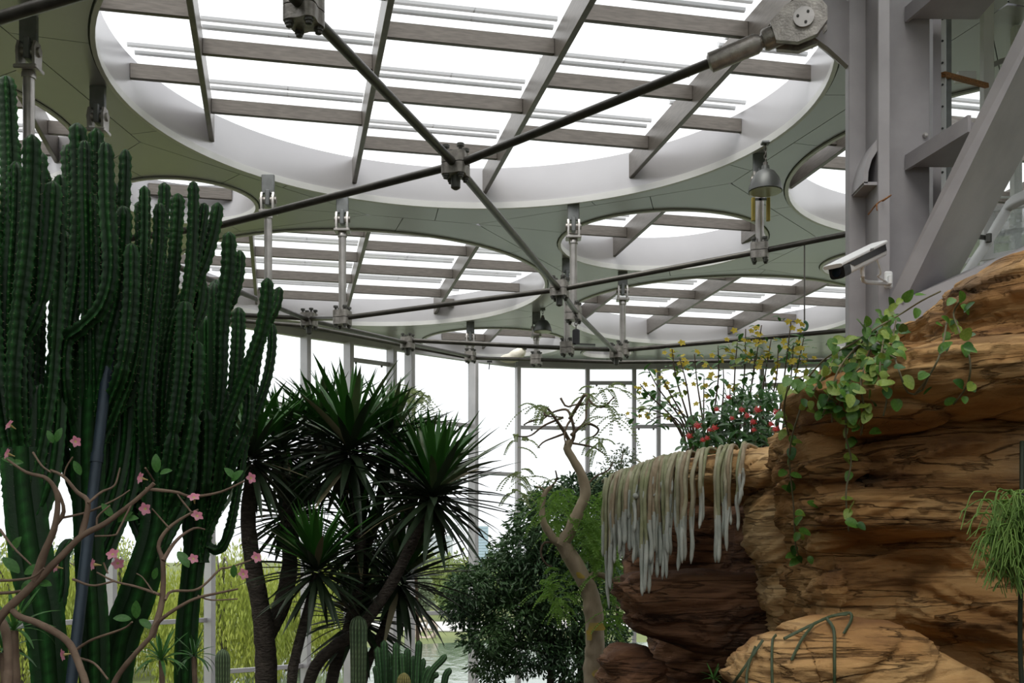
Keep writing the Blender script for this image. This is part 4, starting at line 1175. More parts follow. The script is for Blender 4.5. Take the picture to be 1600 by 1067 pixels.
def yucca(label, base_px, trunks, heads, Y, seed):
    foot = P(*base_px, Y); foot[2] = float(floor_z(foot[0], foot[1]))
    t = thing('yucca', foot, label, 'yucca', 'yuccas in the middle')
    for k, (pts, w0, w1, Yt) in enumerate(trunks):
        path = px_path(pts, Y, Yt)
        if pts[0][1] > 1060: path = [foot] + path
        bark_tube(path, w0 / 2 * Y / F_PX, w1 / 2 * Yt / F_PX, seed=seed + k).build('trunk', M_bark, t, 50)
    for k, (x, y, R, Yh, ax) in enumerate(heads):
        yucca_head(t, P(x, y, Yh), R * 1.14 * Yh / F_PX, ax, seed * 10 + k, Yh)
yucca('dark thick-trunked yucca partly behind the slender cactus', (415, 1100), [([(416, 1080), (412, 980), (398, 900), (388, 810), (395, 725)], 44, 20, 9.5), ([(412, 1000), (438, 950), (452, 880), (446, 790), (440, 710)], 30, 16, 10.4)], [(394, 712, 112, 9.5, (0, 0, 1)), (440, 700, 100, 10.4, (.05, 0, 1)), (455, 800, 95, 10.3, (.15, .1, 1))], 9.6, 1)
yucca('low yucca with drooping dry leaves beneath its single rosette', (448, 1120), [([(455, 1075), (466, 1010), (482, 950), (495, 895)], 17, 15, 9.2)], [(495, 888, 104, 9.2, (-.05, -.05, 1))], 9.2, 2)
yucca('tallest yucca with a broad spiky crown in front of the facade posts', (512, 1120), [([(516, 1080), (540, 1000), (562, 900), (560, 800), (548, 715)], 20, 18, 10.0), ([(562, 880), (590, 800), (604, 705)], 16, 14, 10.7), ([(561, 830), (530, 760), (506, 690)], 16, 14, 10.9)], [(548, 702, 135, 10.0, (.03, -.05, 1)), (606, 695, 100, 10.7, (.12, 0, 1)), (505, 682, 104, 10.9, (-.08, 0, 1)), (562, 850, 95, 10.2, (0, 0, 1))], 10.2, 3)
yucca('leaning yucca whose right crown touches the tall slim post', (470, 1120), [([(482, 1075), (520, 1012), (560, 985), (610, 915), (650, 835), (674, 785)], 20, 17, 9.6), ([(640, 850), (660, 800), (662, 752)], 14, 12, 10.3)], [(676, 772, 128, 9.6, (.15, -.05, 1)), (662, 748, 104, 10.3, (.02, 0, 1))], 9.8, 4)
yucca('short yucca leaning right above the clustered small cacti', (558, 1120), [([(566, 1075), (596, 990), (622, 915)], 15, 13, 10.2)], [(625, 905, 112, 10.2, (.18, 0, 1)), (560, 965, 100, 10.4, (0, 0, 1))], 10.2, 5)
# ------------------------------------------------------------------ pink-flowered shrub in the foreground
M_branch = mat('brown_branch', (.17, .11, .075), .8, col2=(.27, .19, .13), scale=10, bump=.4, bscale=40, dist=.01)
M_petal = mat('pink_petal', (.80, .25, .36), .5, col2=(.88, .42, .52), scale=12, trans=.25)
M_throat = mat('yellow_throat', (.62, .50, .18), .6)
M_leafbright = mat('fresh_leaf', (.05, .17, .03), .45, col2=(.09, .25, .05), scale=5, trans=.2)
M_leafmid = mat('glossy_leaf', (.025, .10, .02), .38, col2=(.05, .15, .03), scale=5, trans=.1)
Q = lambda pts: [(x / 2.907, 700 + y / 2.907) for x, y in pts]
ad = thing('pink_flowering_shrub', A(-1.75, 4.0, float(floor_z(-1.75, 4))), 'bare-branched shrub with pink trumpet flowers in front of the cacti', 'shrub')
ADY = 4.0
ROOT = P(-60, 1200, ADY)
BR = [([(-120, 1150), (-60, 900), (0, 770), (130, 640), (270, 500), (370, 400), (480, 340), (600, 250), (700, 160)], 80, 18, 0), ([(370, 400), (400, 250), (350, 200), (290, 130), (230, 100)], 30, 11, .1), ([(160, 600), (200, 480), (250, 350), (260, 220), (215, 140), (120, 110), (30, 50)], 42, 9, -.15),
      ([(250, 350), (290, 290), (270, 210), (240, 160)], 22, 11, -.05), ([(660, 185), (800, 200), (870, 220), (1000, 200), (1110, 150)], 17, 9, .1), ([(480, 1250), (520, 1067), (600, 950), (690, 850), (720, 790), (800, 730), (900, 680), (1080, 640)], 58, 9, -.1),
      ([(690, 860), (735, 700), (740, 520), (720, 440), (770, 360), (860, 300), (900, 280)], 34, 10, .12), ([(740, 510), (800, 420), (880, 365), (930, 370)], 20, 8, .15), ([(725, 665), (620, 630), (520, 605), (440, 565)], 14, 8, .1), ([(330, 595), (420, 625), (515, 605)], 12, 9, .0),
      ([(750, 690), (780, 650), (900, 640), (1000, 550), (1030, 545), (1140, 510)], 14, 7, .2), ([(60, 740), (90, 765), (180, 800), (300, 870), (350, 960), (400, 1100)], 30, 34, -.2), ([(340, 920), (420, 870), (560, 820), (600, 790)], 14, 8, -.15), ([(350, 950), (430, 980), (490, 1050)], 12, 9, -.25),
      ([(-40, 600), (60, 600), (150, 585), (200, 545)], 14, 9, -.1), ([(-40, 660), (60, 655), (130, 640)], 16, 12, .1), ([(0, 370), (60, 450), (140, 530)], 12, 8, -.2), ([(265, 320), (400, 290), (530, 230), (590, 190)], 12, 6, .1), ([(400, 250), (460, 200), (520, 170), (545, 90)], 13, 7, .15),
      ([(440, 350), (445, 310), (500, 260)], 10, 7, .0), ([(600, 250), (540, 370), (520, 395), (430, 400)], 10, 8, -.1), ([(30, 1200), (40, 1000), (25, 830), (0, 780)], 48, 40, .1), ([(870, 292), (820, 230), (800, 200)], 9, 7, .1), ([(770, 365), (730, 320), (690, 275)], 9, 6, 0), ([(700, 660), (650, 590), (620, 570)], 8, 5, .1), ([(900, 670), (960, 690), (1080, 685)], 8, 6, .1), ([(150, 20), (190, 80), (230, 110)], 10, 8, -.1), ([(330, 40), (300, 90), (290, 130)], 8, 6, 0), ([(660, 90), (700, 150)], 8, 8, .1), ([(490, 570), (470, 520)], 8, 8, .0)]
for k, (pts, w0, w1, dy) in enumerate(BR):
    q = Q(pts)
    path = [P(x, y, ADY + dy * (i / (len(q) - 1)) ) for i, (x, y) in enumerate(q)]
    if k in (0, 5, 21):
        path = [A(path[0][0] * .6 - .75, ADY, float(floor_z(-1.5, ADY)) - .02)] + path
    bark_tube(path, w0 / 5.814 * ADY / F_PX, w1 / 5.814 * ADY / F_PX, 10, .10, k, .018).build('branch', M_branch, ad, 60)
fl_petal = blade(1, .85, .7, .15, 4, 'oval')
def flower(parent, c, d, s):
    t = thing('flower', c); t.parent = parent; t.location = c - WLOC[parent.name]
    d = unit(d)
    mb = MB(); mb.lathe([(.08 * s, -1.1 * s), (.10 * s, -.8 * s), (.20 * s, -.35 * s), (.24 * s, 0)], c, d, 10); mb.build('flower_tube', M_throat, t)
    ref = A(0, 0, 1) if abs(d[2]) < .9 else A(1, 0, 0); u = unit(ref - d * np.dot(ref, d)); w = np.cross(d, u)
    for k in range(5):
        a = k * 2 * math.pi / 5 + .3
        side = u * math.cos(a) + w * math.sin(a)
        dd = unit(side + d * .55)
        mb = MB(); add_inst(mb, fl_petal, aim(dd, d - side * .3, c - d * .04 * s + side * .12 * s, .85 * s)); mb.build('petal', M_petal, t, True)
    return t
rng = random.Random(4)
for x, y, dx, dz, s in ((15, 664, -.6, .5, 1), (12, 709, -.7, .3, 1), (118, 690, .8, .1, 1), (220, 747, -.7, .2, 1.05), (227, 795, -.1, -.1, 1.1), (303, 777, .1, .9, 1.1), (308, 806, .5, .6, 1.1), (392, 747, .8, .1, 1), (88, 886, -.7, .2, 1), (146, 882, -.9, .1, 1.1), (176, 866, -.1, .5, 1.15), (184, 880, .4, -.4, 1.1), (400, 871, .8, .3, 1), (380, 897, .7, .2, 1), (302, 873, .4, .3, .9), (99, 1023, -.8, -.1, 1.1)):
    c = P(x, y, ADY + rng.uniform(-.05, .1)); flower(ad, c, (dx, -.75, dz), .024 * s)
LEAF_OV = [blade(1, .5, b, .3, 6, 'oval') for b in (.2, .5)]
ADL = [m.mesh('leaf', M_leafbright, True) for m in LEAF_OV]
for x, y, dx, dz, L in ((245, 738, .05, 1, .055), (250, 740, .8, .3, .04), (126, 742, -.3, .9, .045), (176, 808, -.5, .8, .05), (184, 815, .8, .6, .055), (192, 812, .9, .2, .05), (362, 752, .5, .5, .05), (368, 748, -.6, .7, .045), (30, 895, -.6, .8, .065), (38, 896, .9, .4, .065), (60, 910, .8, -.1, .05), (213, 966, .1, 1, .055), (205, 967, -.9, .1, .05), (218, 968, .8, -.4, .05), (278, 862, .6, -.6, .06), (365, 902, .1, .8, .04), (15, 725, .9, .2, .045), (25, 722, -.6, .2, .04), (83, 692, -.2, .8, .04), (88, 690, .4, .9, .045), (240, 905, .3, .7, .04), (50, 905, -.4, -.6, .05), (3, 838, -.4, .5, .05), (20, 860, .5, .8, .05)):
    d = A(dx, -.35, dz); put('leaf', ADL[rng.randrange(2)], aim(d, (.2, -.8, .5), P(x, y, ADY + .02), L * 1.25), ad)

# ------------------------------------------------------------------ pale twisted tree in the middle
M_pale = mat('pale_smooth_bark', (.24, .19, .12), .75, col2=(.38, .31, .21), scale=5, bump=.35, bscale=24, stretch=(1, 1, .6), dist=.02)
M_yellow = mat('yellow_lichen_patch', (.50, .36, .06), .8, col2=(.38, .30, .10), scale=9)
M_twig = mat('brown_twig', (.12, .085, .055), .85, var=.2, scale=10)
TY = 13.0
foot = P(925, 1130, TY); foot[2] = float(floor_z(foot[0], TY))
tr = thing('twisted_pale_tree', foot, 'pale crooked tree with bare twisting top branches before the glass wall', 'tree')
def limb(pts, w0, w1, name='branch', m=M_pale, Y0=TY, Y1=TY, parent=tr, knob=.12, k=12, seed=0, pre=None, step=.05):
    path = px_path(pts, Y0, Y1)
    if pre is not None: path = [pre] + path
    return bark_tube(path, w0 / 2 * Y0 / F_PX, w1 / 2 * Y1 / F_PX, k, knob, seed, step).build(name, m, parent, 60)
limb([(927, 1067), (930, 1000), (926, 950), (918, 915), (903, 888), (888, 864), (879, 850)], 38, 24, 'trunk', pre=foot, seed=1, knob=.16)
limb([(877, 853), (893, 825), (905, 795), (914, 770), (908, 740), (894, 715), (886, 700), (891, 688)], 22, 11, seed=2, knob=.2)
limb([(876, 850), (862, 838), (849, 815), (848, 785), (853, 768), (862, 760)], 15, 6, seed=3, knob=.2)
limb([(853, 770), (846, 762), (838, 760)], 5, 2, seed=4)
limb([(922, 905), (930, 896), (945, 900), (955, 908), (968, 902)], 11, 8, seed=5)
limb([(868, 848), (850, 848), (845, 865), (852, 880), (862, 886)], 5, 2, m=M_twig, seed=6)
TW = [[(888, 700), (897, 680), (893, 655), (885, 640), (862, 645), (848, 655), (840, 655)], [(890, 655), (905, 630), (915, 617), (925, 630), (942, 636), (960, 620)], [(893, 680), (905, 668), (920, 662), (935, 670), (930, 680), (918, 685)], [(891, 690), (880, 672), (865, 650), (855, 638), (850, 645), (856, 650), (880, 652)], [(880, 652), (850, 665), (830, 680), (815, 682), (803, 680)], [(886, 676), (870, 682), (850, 690), (840, 700)], [(891, 692), (910, 695), (930, 700), (948, 712)], [(893, 655), (886, 665), (882, 680), (884, 695)], [(918, 617), (916, 640), (915, 655), (905, 668)], [(876, 622), (885, 635), (900, 632), (915, 632)], [(840, 655), (825, 660), (818, 664)], [(862, 760), (870, 748), (868, 735)], [(914, 762), (930, 745), (950, 735), (958, 722)]]
for k, q in enumerate(TW): limb(q, 6.5 if k < 4 else 4, 2, 'twig', M_twig, TY, TY + random.Random(k).uniform(-.5, .4), seed=20 + k, k=7, step=.04)
for x, y, w, h in ((931, 978, 34, 12), (919, 992, 12, 16), (934, 1052, 18, 14), (905, 898, 12, 10)):
    cc_ = P(x, y, TY); rr = (38 if y > 950 else 26) / 2 * TY / F_PX * 1.13
    cen = catmull(px_path([(927, 1067), (930, 1000), (926, 950), (918, 915), (903, 888)], TY), 60)
    i = int(np.argmin(np.abs(cen[:, 2] - cc_[2]))); ctr = cen[i]
    off = np.clip((cc_[0] - ctr[0]) / rr, -1, 1); a0 = math.asin(off); da = min(1.2, w / 2 * TY / F_PX / rr)
    dz = h / 2 * TY / F_PX
    v, f = [], []
    for jz in range(7):
        for ja in range(13):
            s, tz = -1 + ja / 6, -1 + jz / 3
            wob = 1 + .25 * math.sin(3 * s + 2 * tz + x)
            a = a0 + s * da * math.sqrt(max(0, 1 - .7 * tz * tz)) * wob; zz = ctr[2] + tz * dz
            cc2 = cen[int(np.argmin(np.abs(cen[:, 2] - zz)))]
            v.append((cc2[0] + rr * math.sin(a), cc2[1] - rr * math.cos(a), zz))
    f = [(j * 13 + i_, j * 13 + i_ + 1, (j + 1) * 13 + i_ + 1, (j + 1) * 13 + i_) for j in range(6) for i_ in range(12)]
    mb = MB(); mb.add(v, f); mb.build('lichen_patch', M_yellow, tr, True)
# feathery foliage
M_feather = mat('feathery_leaf', (.11, .24, .03), .6, col2=(.20, .36, .06), scale=3, trans=.35)
M_feather_pale = mat('pale_feathery_leaf', (.20, .27, .10), .6, col2=(.30, .36, .16), scale=3, trans=.35)
def feather(mb, p, d, L, rng, n=12, w=.010, leaf=.06):
    d = unit(d); pts = [p]
    cur = p.copy(); dd = d.copy()
    for i in range(n):
        dd = unit(dd + A(0, 0, -.09)); cur = cur + dd * L / n; pts.append(cur.copy())
    pts = np.array(pts)
    mb.sweep(pts, np.linspace(.004, .0015, n + 1), 3, False)
    sidev = unit(np.cross(d, A(0, 0, 1)) + 1e-3)
    for i in range(1, n + 1):
        tl = leaf * (1 - .5 * i / n)
        for s in (-1, 1):
            q = pts[i]; e = unit(sidev * s + (pts[i] - pts[i - 1]) / (L / n) * .5 + A(0, 0, rng.uniform(-.3, .1)))
            up = unit(np.cross(e, A(rng.uniform(-.3, .3), 1, rng.uniform(-.3, .5))))
            mb.add([q, q + e * tl * .5 + up * w, q + e * tl, q + e * tl * .5 - up * w], [(0, 1, 2, 3)])
def feathers(parent, regions, m, name, seed, Y, leafs=.06):
    rng = random.Random(seed); mb = MB()
    for x, y, rx, ry, n, L in regions:
        for _ in range(n):
            a, r = rng.random() * 6.283, math.sqrt(rng.random())
            p = P(x + rx * r * math.cos(a), y + ry * r * math.sin(a), Y + rng.uniform(-.5, .5))
            ph = rng.random() * 6.283
            feather(mb, p, A(math.cos(ph), .7 * math.sin(ph), rng.uniform(-.4, .5)), L * rng.uniform(.6, 1.2), rng, leaf=leafs)
    return mb.build(name, m, parent, False, kind='stuff')
feathers(tr, [(900, 800, 55, 30, 60, .42), (925, 840, 35, 30, 70, .42), (935, 870, 30, 40, 60, .42), (875, 920, 22, 30, 40, .40), (955, 950, 20, 40, 40, .4), (870, 790, 25, 25, 26, .4), (950, 800, 20, 40, 40, .4)], M_feather, 'feathery_leaves', 5, TY + .3)
feathers(tr, [(955, 640, 28, 20, 16, .5), (945, 610, 25, 8, 8, .45), (845, 640, 22, 12, 10, .4), (935, 690, 14, 14, 8, .35), (810, 690, 14, 10, 5, .3), (830, 745, 40, 12, 12, .4), (955, 745, 20, 12, 8, .35), (808, 770, 14, 16, 8, .3), (905, 622, 20, 8, 5, .3)], M_feather_pale, 'sparse_leaflets', 6, TY, .05)
wf = thing('wispy_feather_plant', P(640, 760, 14.5) * A(1, 1, 0) + A(0, 0, float(floor_z(-1.4, 14.5))), 'thin wispy plant with pale drooping sprays behind the yuccas', 'plant')
limb([(655, 1100), (650, 900), (640, 760), (628, 690), (636, 640), (650, 615)], 7, 2, 'stem', M_twig, 14.5, 14.5, wf, seed=60, k=7)
feathers(wf, [(638, 612, 24, 10, 16, .45), (655, 625, 14, 14, 12, .45), (622, 640, 12, 24, 10, .4)], M_feather_pale, 'sprays', 9, 14.5, .05)

# ------------------------------------------------------------------ leafy trees built from many small leaves
def leaf_cloud(regions, n, L, W, seed, shell=.55, droop=.4, Yscale=1.0, flat=.0):
    """n leaves spread through ellipsoids (px, py, Y, rx, ry in pixels, depth radius in metres)"""
    rs = np.random.RandomState(seed)
    wts = np.array([r[3] * r[4] for r in regions], float); wts /= wts.sum()
    V, Fc = [], []
    for r, cnt in zip(regions, (wts * n).astype(int)):
        c = P(r[0], r[1], r[2]); ax = A(r[3] * r[2] / F_PX, r[5], r[4] * r[2] / F_PX)
        g = rs.randn(cnt, 3); g /= np.linalg.norm(g, axis=1, keepdims=True)
        rad = (shell + (1 - shell) * rs.rand(cnt)) ** .8
        bump = 1 + .22 * fbm(g * 2.3 + seed, 2)
        p = c + g * (rad * bump)[:, None] * ax
        d = g * A(1, 1, .5) + rs.randn(cnt, 3) * .7 + A(0, 0, -droop); d /= np.linalg.norm(d, axis=1, keepdims=True)
        s = np.cross(d, rs.randn(cnt, 3)); s /= np.linalg.norm(s, axis=1, keepdims=True)
        nn = np.cross(s, d)
        l = L * rs.uniform(.6, 1.3, cnt)[:, None]; w = W * rs.uniform(.7, 1.2, cnt)[:, None]
        q = np.stack([p, p + d * l * .5 + s * w + nn * w * .3, p + d * l - nn * w * .4, p + d * l * .5 - s * w + nn * w * .3], 1)
        V.append(q.reshape(-1, 3))
    v = np.concatenate(V); k = len(v) // 4
    mb = MB(); mb.v = [v]; mb.n = len(v)
    mb.f = [(4 * i, 4 * i + 1, 4 * i + 2, 4 * i + 3) for i in range(k)]; mb.m = [0] * k
    return mb
M_darkleaf = mat('dark_tree_leaf', (.022, .060, .022), .5, col2=(.055, .12, .035), scale=.9, trans=.12)
DT = 17.5
foot = P(850, 1110, DT); foot[2] = float(floor_z(foot[0], DT))
dt = thing('dense_tree', foot, 'dense dark green leafy tree between the yuccas and the pale tree', 'tree')
for k, (pts, w0, w1) in enumerate([([(860, 1067), (862, 1000), (850, 930), (840, 860), (835, 800)], 14, 5), ([(862, 1010), (820, 960), (770, 935), (735, 920)], 8, 3), ([(850, 930), (880, 890), (910, 850), (930, 800)], 8, 3), ([(905, 1067), (900, 1000), (890, 930)], 18, 8), ([(880, 1067), (870, 1010), (845, 960)], 8, 4), ([(862, 1020), (810, 1010), (760, 1005)], 6, 3), ([(800, 960), (785, 900), (760, 870)], 5, 2)]):
    limb(pts, w0, w1, 'branch', M_bark, DT, DT + .1, dt, seed=80 + k, pre=foot if pts[0][1] == 1067 else None)
TREE_R = [(860, 815, DT, 62, 55, 1.0), (815, 860, DT, 45, 40, .8), (775, 900, DT, 45, 40, .7), (735, 920, DT - .2, 40, 38, .6), (720, 955, DT - .2, 28, 28, .4), (850, 900, DT, 60, 55, .9), (905, 870, DT, 45, 50, .8), (920, 800, DT, 38, 50, .7), (940, 900, DT, 35, 60, .7), (880, 965, DT, 70, 40, .7), (800, 960, DT, 55, 40, .7), (760, 1000, DT - .3, 40, 30, .5), (830, 1020, DT, 60, 35, .7), (770, 1045, DT - .2, 36, 20, .4), (900, 1030, DT, 50, 45, .7), (905, 762, DT, 40, 24, .6), (850, 775, DT, 26, 18, .5), (950, 770, DT, 22, 30, .5), (955, 1000, DT, 30, 50, .6)]
leaf_cloud(TREE_R, 26000, .115, .021, 3, .35, .5).build('crown', M_darkleaf, dt, False, kind='stuff')
st_ = thing('sparse_treetop', P(960, 1000, 20) * A(1, 1, 0) + A(0, 0, float(floor_z(2, 20))), 'thin grey-green treetop rising behind the rock arch', 'tree')
limb([(962, 1100), (965, 900), (962, 800), (968, 740), (975, 700)], 7, 2, 'trunk', M_twig, 20, 20, st_, seed=95)
leaf_cloud([(960, 745, 20, 32, 30, .6), (975, 715, 20, 22, 22, .5), (940, 770, 20, 30, 25, .6)], 900, .10, .015, 8, .2, .2).build('crown', mat('grey_green_leaf', (.10, .14, .07), .6, trans=.2), st_, False, kind='stuff')
# ------------------------------------------------------------------ grey hanging cactus over the arch
M_strand = mat('grey_felted_stem', (.33, .31, .19), .85, col2=(.46, .43, .30), scale=10, bump=.5, bscale=90, dist=.006)
M_strand_tip = mat('blue_grey_felted_stem', (.38, .41, .36), .85, col2=(.50, .52, .46), scale=10, bump=.5, bscale=90, dist=.006)
M_STR = [M_strand, mat('olive_felted_stem', (.24, .26, .13), .85, col2=(.36, .36, .22), scale=10, bump=.5, bscale=90, dist=.006), mat('brownish_felted_stem', (.27, .21, .13), .85, col2=(.40, .33, .22), scale=10, bump=.5, bscale=90, dist=.006)]
hc = thing('hanging_cactus', P(1050, 715, 8.5), 'grey-green hanging cactus spilling in long strands over the arch', 'cactus')
def arch_top(x): return float(np.interp(x, [945, 985, 1060, 1170, 1240], [752, 738, 716, 703, 700]))
rng = random.Random(12)
STR = [(947, 935), (950, 951), (953, 921), (956, 905), (959, 880), (949, 900), (944, 870), (962, 860), (955, 850)]
STR += [(x, rng.uniform(845, 888)) for x in np.linspace(968, 1000, 11)] + [(1002, 931), (1008, 925), (1015, 927)] + [(x, rng.uniform(800, 872)) for x in np.linspace(975, 1046, 10)]
STR += [(x, rng.uniform(862, 906)) for x in np.linspace(1016, 1048, 12)] + [(1057, 835), (1060, 892), (1064, 880), (1069, 876), (1072, 872), (1081, 881), (1083, 860), (1094, 826), (1098, 815), (1118, 879), (1122, 879), (1129, 840), (1133, 830), (1137, 861), (1140, 820), (1152, 829), (1156, 790), (1160, 775)]
STR += [(x, rng.uniform(770, 800)) for x in np.linspace(992, 1048, 5)]
for x, ye in STR:
    yt = arch_top(x) + rng.uniform(-3, 4)
    fy = None
    for yy in (yt + 30, yt + 22, yt + 40): 
        fy = front_y(co_arch, x + 2, yy, 9)
        if fy is not None: break
    if fy is None: fy = 8.2
    Yf = fy - rng.uniform(.03, .11)
    lean = rng.uniform(4, 26)
    zt = surf_z(co_arch, P(x + lean, yt, Yf + .35)[0], Yf + .35, .1)
    p0 = P(x + lean + rng.uniform(-6, 10), yt, Yf + .42); p1 = P(x + lean * .6, yt, Yf + .25)
    if zt is not None: p0[2] = zt + .02; p1[2] = max(p1[2], zt + .02)
    p2 = P(x + lean * .2, yt + 8, Yf + .06); p3 = P(x, yt + 30, Yf)
    n = 4; tail = [P(x + rng.uniform(-2.2, 2.2), yt + 30 + (ye - yt - 30) * (i + 1) / n, Yf + rng.uniform(-.02, .02)) for i in range(n)]
    path = catmull([p0, p1, p2, p3] + tail, 46)
    r = rng.uniform(.0125, .0175)
    rad = r * (1 + .10 * np.sin(np.linspace(0, 30, 46) + x)); rad[-1] *= .3; rad[-2] *= .75
    k = 7; a = np.linspace(0, 6.283, k, endpoint=False)
    mb = MB(); mb.sweep(path, rad, k, True)
    nf = len(mb.f); mb.m = [1 if i > nf * .72 else 0 for i in range(nf)]
    mb.build('strand', [M_STR[rng.randrange(3)], M_strand_tip], hc, True)
for x, dx in ((1010, -18), (1030, -10), (1075, 6), (1012, 8)):
    mb = MB(); mb.sweep(catmull([P(x, arch_top(x) + 4, 8.4), P(x + dx * .5, arch_top(x) - 8, 8.4), P(x + dx, arch_top(x) - 13, 8.4)], 8), np.linspace(.012, .004, 8), 6); mb.build('stray_stem', M_strand, hc, True)

# ------------------------------------------------------------------ round-leaved vine over the boulder
M_hoya = [mat('vine_leaf', (.07, .19, .02), .42, col2=(.13, .28, .04), scale=7, trans=.12), mat('vine_leaf_yellowish', (.22, .33, .04), .45, col2=(.32, .42, .08), scale=7, trans=.15), mat('vine_leaf_dark', (.025, .095, .012), .4, col2=(.045, .14, .02), scale=7, trans=.08)]
HB = [blade(1, .74, b, .28, 7, 'heart') for b in (.25, .6, -.3)]
HM = [[b.mesh('vine_leaf', m, True) for b in HB] for m in M_hoya]
M_vine = mat('vine_stem', (.13, .13, .06), .7, col2=(.2, .16, .09), scale=12)
hv = thing('round_leaved_vine', P(1380, 545, 6.2), 'trailing vine with round green leaves spilling over the top of the boulder', 'vine')
rng = random.Random(22)
def rock_y(px, py, co=None, dflt=6.3):
    for tol in (6, 12, 20):
        y = front_y(co_big if co is None else co, px, py, tol)
        if y is not None: return y
    return dflt
VINES = [([(1470, 455), (1440, 470), (1405, 492), (1370, 512), (1330, 538), (1290, 560), (1262, 590)], 48, 12), ([(1400, 500), (1395, 540), (1405, 580), (1420, 615), (1440, 610), (1450, 590)], 22, 14), ([(1370, 520), (1355, 560), (1345, 600), (1350, 640), (1345, 680)], 40, 17), ([(1350, 530), (1320, 570), (1300, 610), (1285, 650)], 28, 15), ([(1310, 550), (1285, 590), (1270, 610)], 12, 12), ([(1380, 530), (1375, 580), (1385, 620), (1380, 650)], 22, 15), ([(1340, 560), (1325, 620), (1322, 680), (1330, 720), (1322, 770), (1326, 830)], 26, 9), ([(1500, 470), (1490, 490), (1500, 520), (1515, 560), (1512, 600), (1490, 632)], 18, 9), ([(1265, 590), (1250, 640), (1236, 690), (1234, 730), (1240, 790), (1243, 850), (1250, 875)], 34, 9), ([(1480, 500), (1470, 550), (1450, 590), (1430, 615)], 10, 9), ([(1390, 545), (1350, 570), (1320, 600), (1310, 640)], 24, 16), ([(1360, 530), (1335, 545), (1305, 590), (1300, 660)], 20, 18), ([(1262, 585), (1235, 600), (1225, 640), (1232, 680)], 16, 10), ([(1395, 515), (1380, 545), (1400, 560)], 16, 14)]
for pts, n, spread in VINES:
    path = [P(x, y, rock_y(x, y) - .05) for x, y in pts]
    for i in range(1, len(path)): path[i][1] = min(path[i][1], path[i - 1][1] + .15)
    path = [P(x, y, q[1]) for (x, y), q in zip(pts, path)]
    sm = catmull(path, 40)
    mb = MB(); mb.sweep(sm, .0055, 5); mb.build('vine_stem', M_vine, hv, True)
    for i in range(int(n * .88)):
        c = sm[rng.randrange(40)]
        px, py = X_C + F_PX * c[0] / c[1] + rng.gauss(0, spread), Y_H - F_PX * (c[2] - EYE) / c[1] + rng.gauss(0, spread * .8)
        Yl = min(rock_y(px, py, dflt=c[1]), c[1] + .3) - rng.uniform(.03, .10)
        ph = rng.uniform(0, 6.283)
        d = A(math.cos(ph), -.5, math.sin(ph) - .5); nrm = A(rng.uniform(-.4, .3), -.7, rng.uniform(.2, .9))
        k = rng.choices((0, 1, 2), (5, 3.2, 2.2))[0]
        put('leaf', HM[k][rng.randrange(3)], aim(d, nrm, P(px, py, Yl), rng.uniform(.05, .088)), hv)

# ------------------------------------------------------------------ red-flowered bush behind the arch
M_red = mat('red_petal', (.66, .05, .07), .5, col2=(.80, .17, .17), scale=20, trans=.15)
rb = thing('red_flowering_bush', P(1150, 705, 9.9), 'dark green bush with red flower clusters on top of the arch rock', 'bush')
RY = 9.9
IX = [blade(1, .42, b, .3, 5, 'oval') for b in (.3, .7)]
IXM = [[b.mesh('leaf', m, True) for b in IX] for m in (M_leafmid, M_hoya[2])]
rng = random.Random(31)
REG = [(1110, 668, 40, 34), (1155, 660, 55, 45), (1205, 655, 40, 46), (1090, 688, 26, 20), (1140, 690, 60, 20), (1215, 690, 30, 20), (1180, 630, 30, 25), (1150, 632, 18, 14)]
core = MB()
for i in range(720):
    x, y, rx, ry = rng.choices(REG, [r[2] * r[3] for r in REG])[0]
    a, r = rng.random() * 6.283, math.sqrt(rng.random())
    front = i < 270
    p = P(x + rx * r * math.cos(a), y + ry * r * math.sin(a), RY + (rng.uniform(-.35, -.05) if front else rng.uniform(-.1, .5)))
    ph = rng.random() * 6.283
    M = aim(A(math.cos(ph), -.6, math.sin(ph) + .2), A(rng.uniform(-.4, .4), -.5, .8), p, rng.uniform(.075, .125))
    if front: put('leaf', IXM[rng.randrange(2)][rng.randrange(2)], M, rb)
    else: add_inst(core, IX[i % 2], M)
core.build('inner_leaves', M_hoya[2], rb, True, kind='stuff')
for k in range(7):
    x = 1085 + k * 22
    bark_tube([P(1150 + (x - 1150) * .5, 730, RY + .1), P(x, 690, RY + .1), P(x + rng.uniform(-10, 10), 650, RY)], .015, .006, 6, .05, k, .06).build('stem', M_twig, rb, True)
ball = MB()
for i in range(46):
    z = 1 - 1.5 * (i + .5) / 46; a = i * 2.4; r = math.sqrt(max(0, 1 - z * z))
    d = A(r * math.cos(a), r * math.sin(a), z)
    add_inst(ball, blade(.42, .34, .4, .2, 2, 'oval'), aim(np.cross(d, A(.3, .5, .8)) + d * .4, d, d * (.62 + .25 * math.sin(i * 1.7))))
ball.lathe([(.1, -.6), (.45, -.2), (.45, .2), (.2, .5)], (0, 0, 0), k=8)
BALL = ball.mesh('flower_cluster', M_red, False)
for x, y in ((1138, 621), (1120, 640), (1159, 641), (1184, 641), (1213, 645), (1144, 654), (1177, 660), (1205, 663), (1178, 672), (1212, 671), (1090, 666), (1109, 672), (1117, 669), (1098, 688), (1105, 685), (1114, 704), (1077, 682), (1168, 650)):
    big = rng.uniform(.024, .042)
    put('flower_cluster', BALL, aim((rng.uniform(-.3, .3), .6, .5), (0, -.8, .6), P(x, y, RY - .42), big), rb)

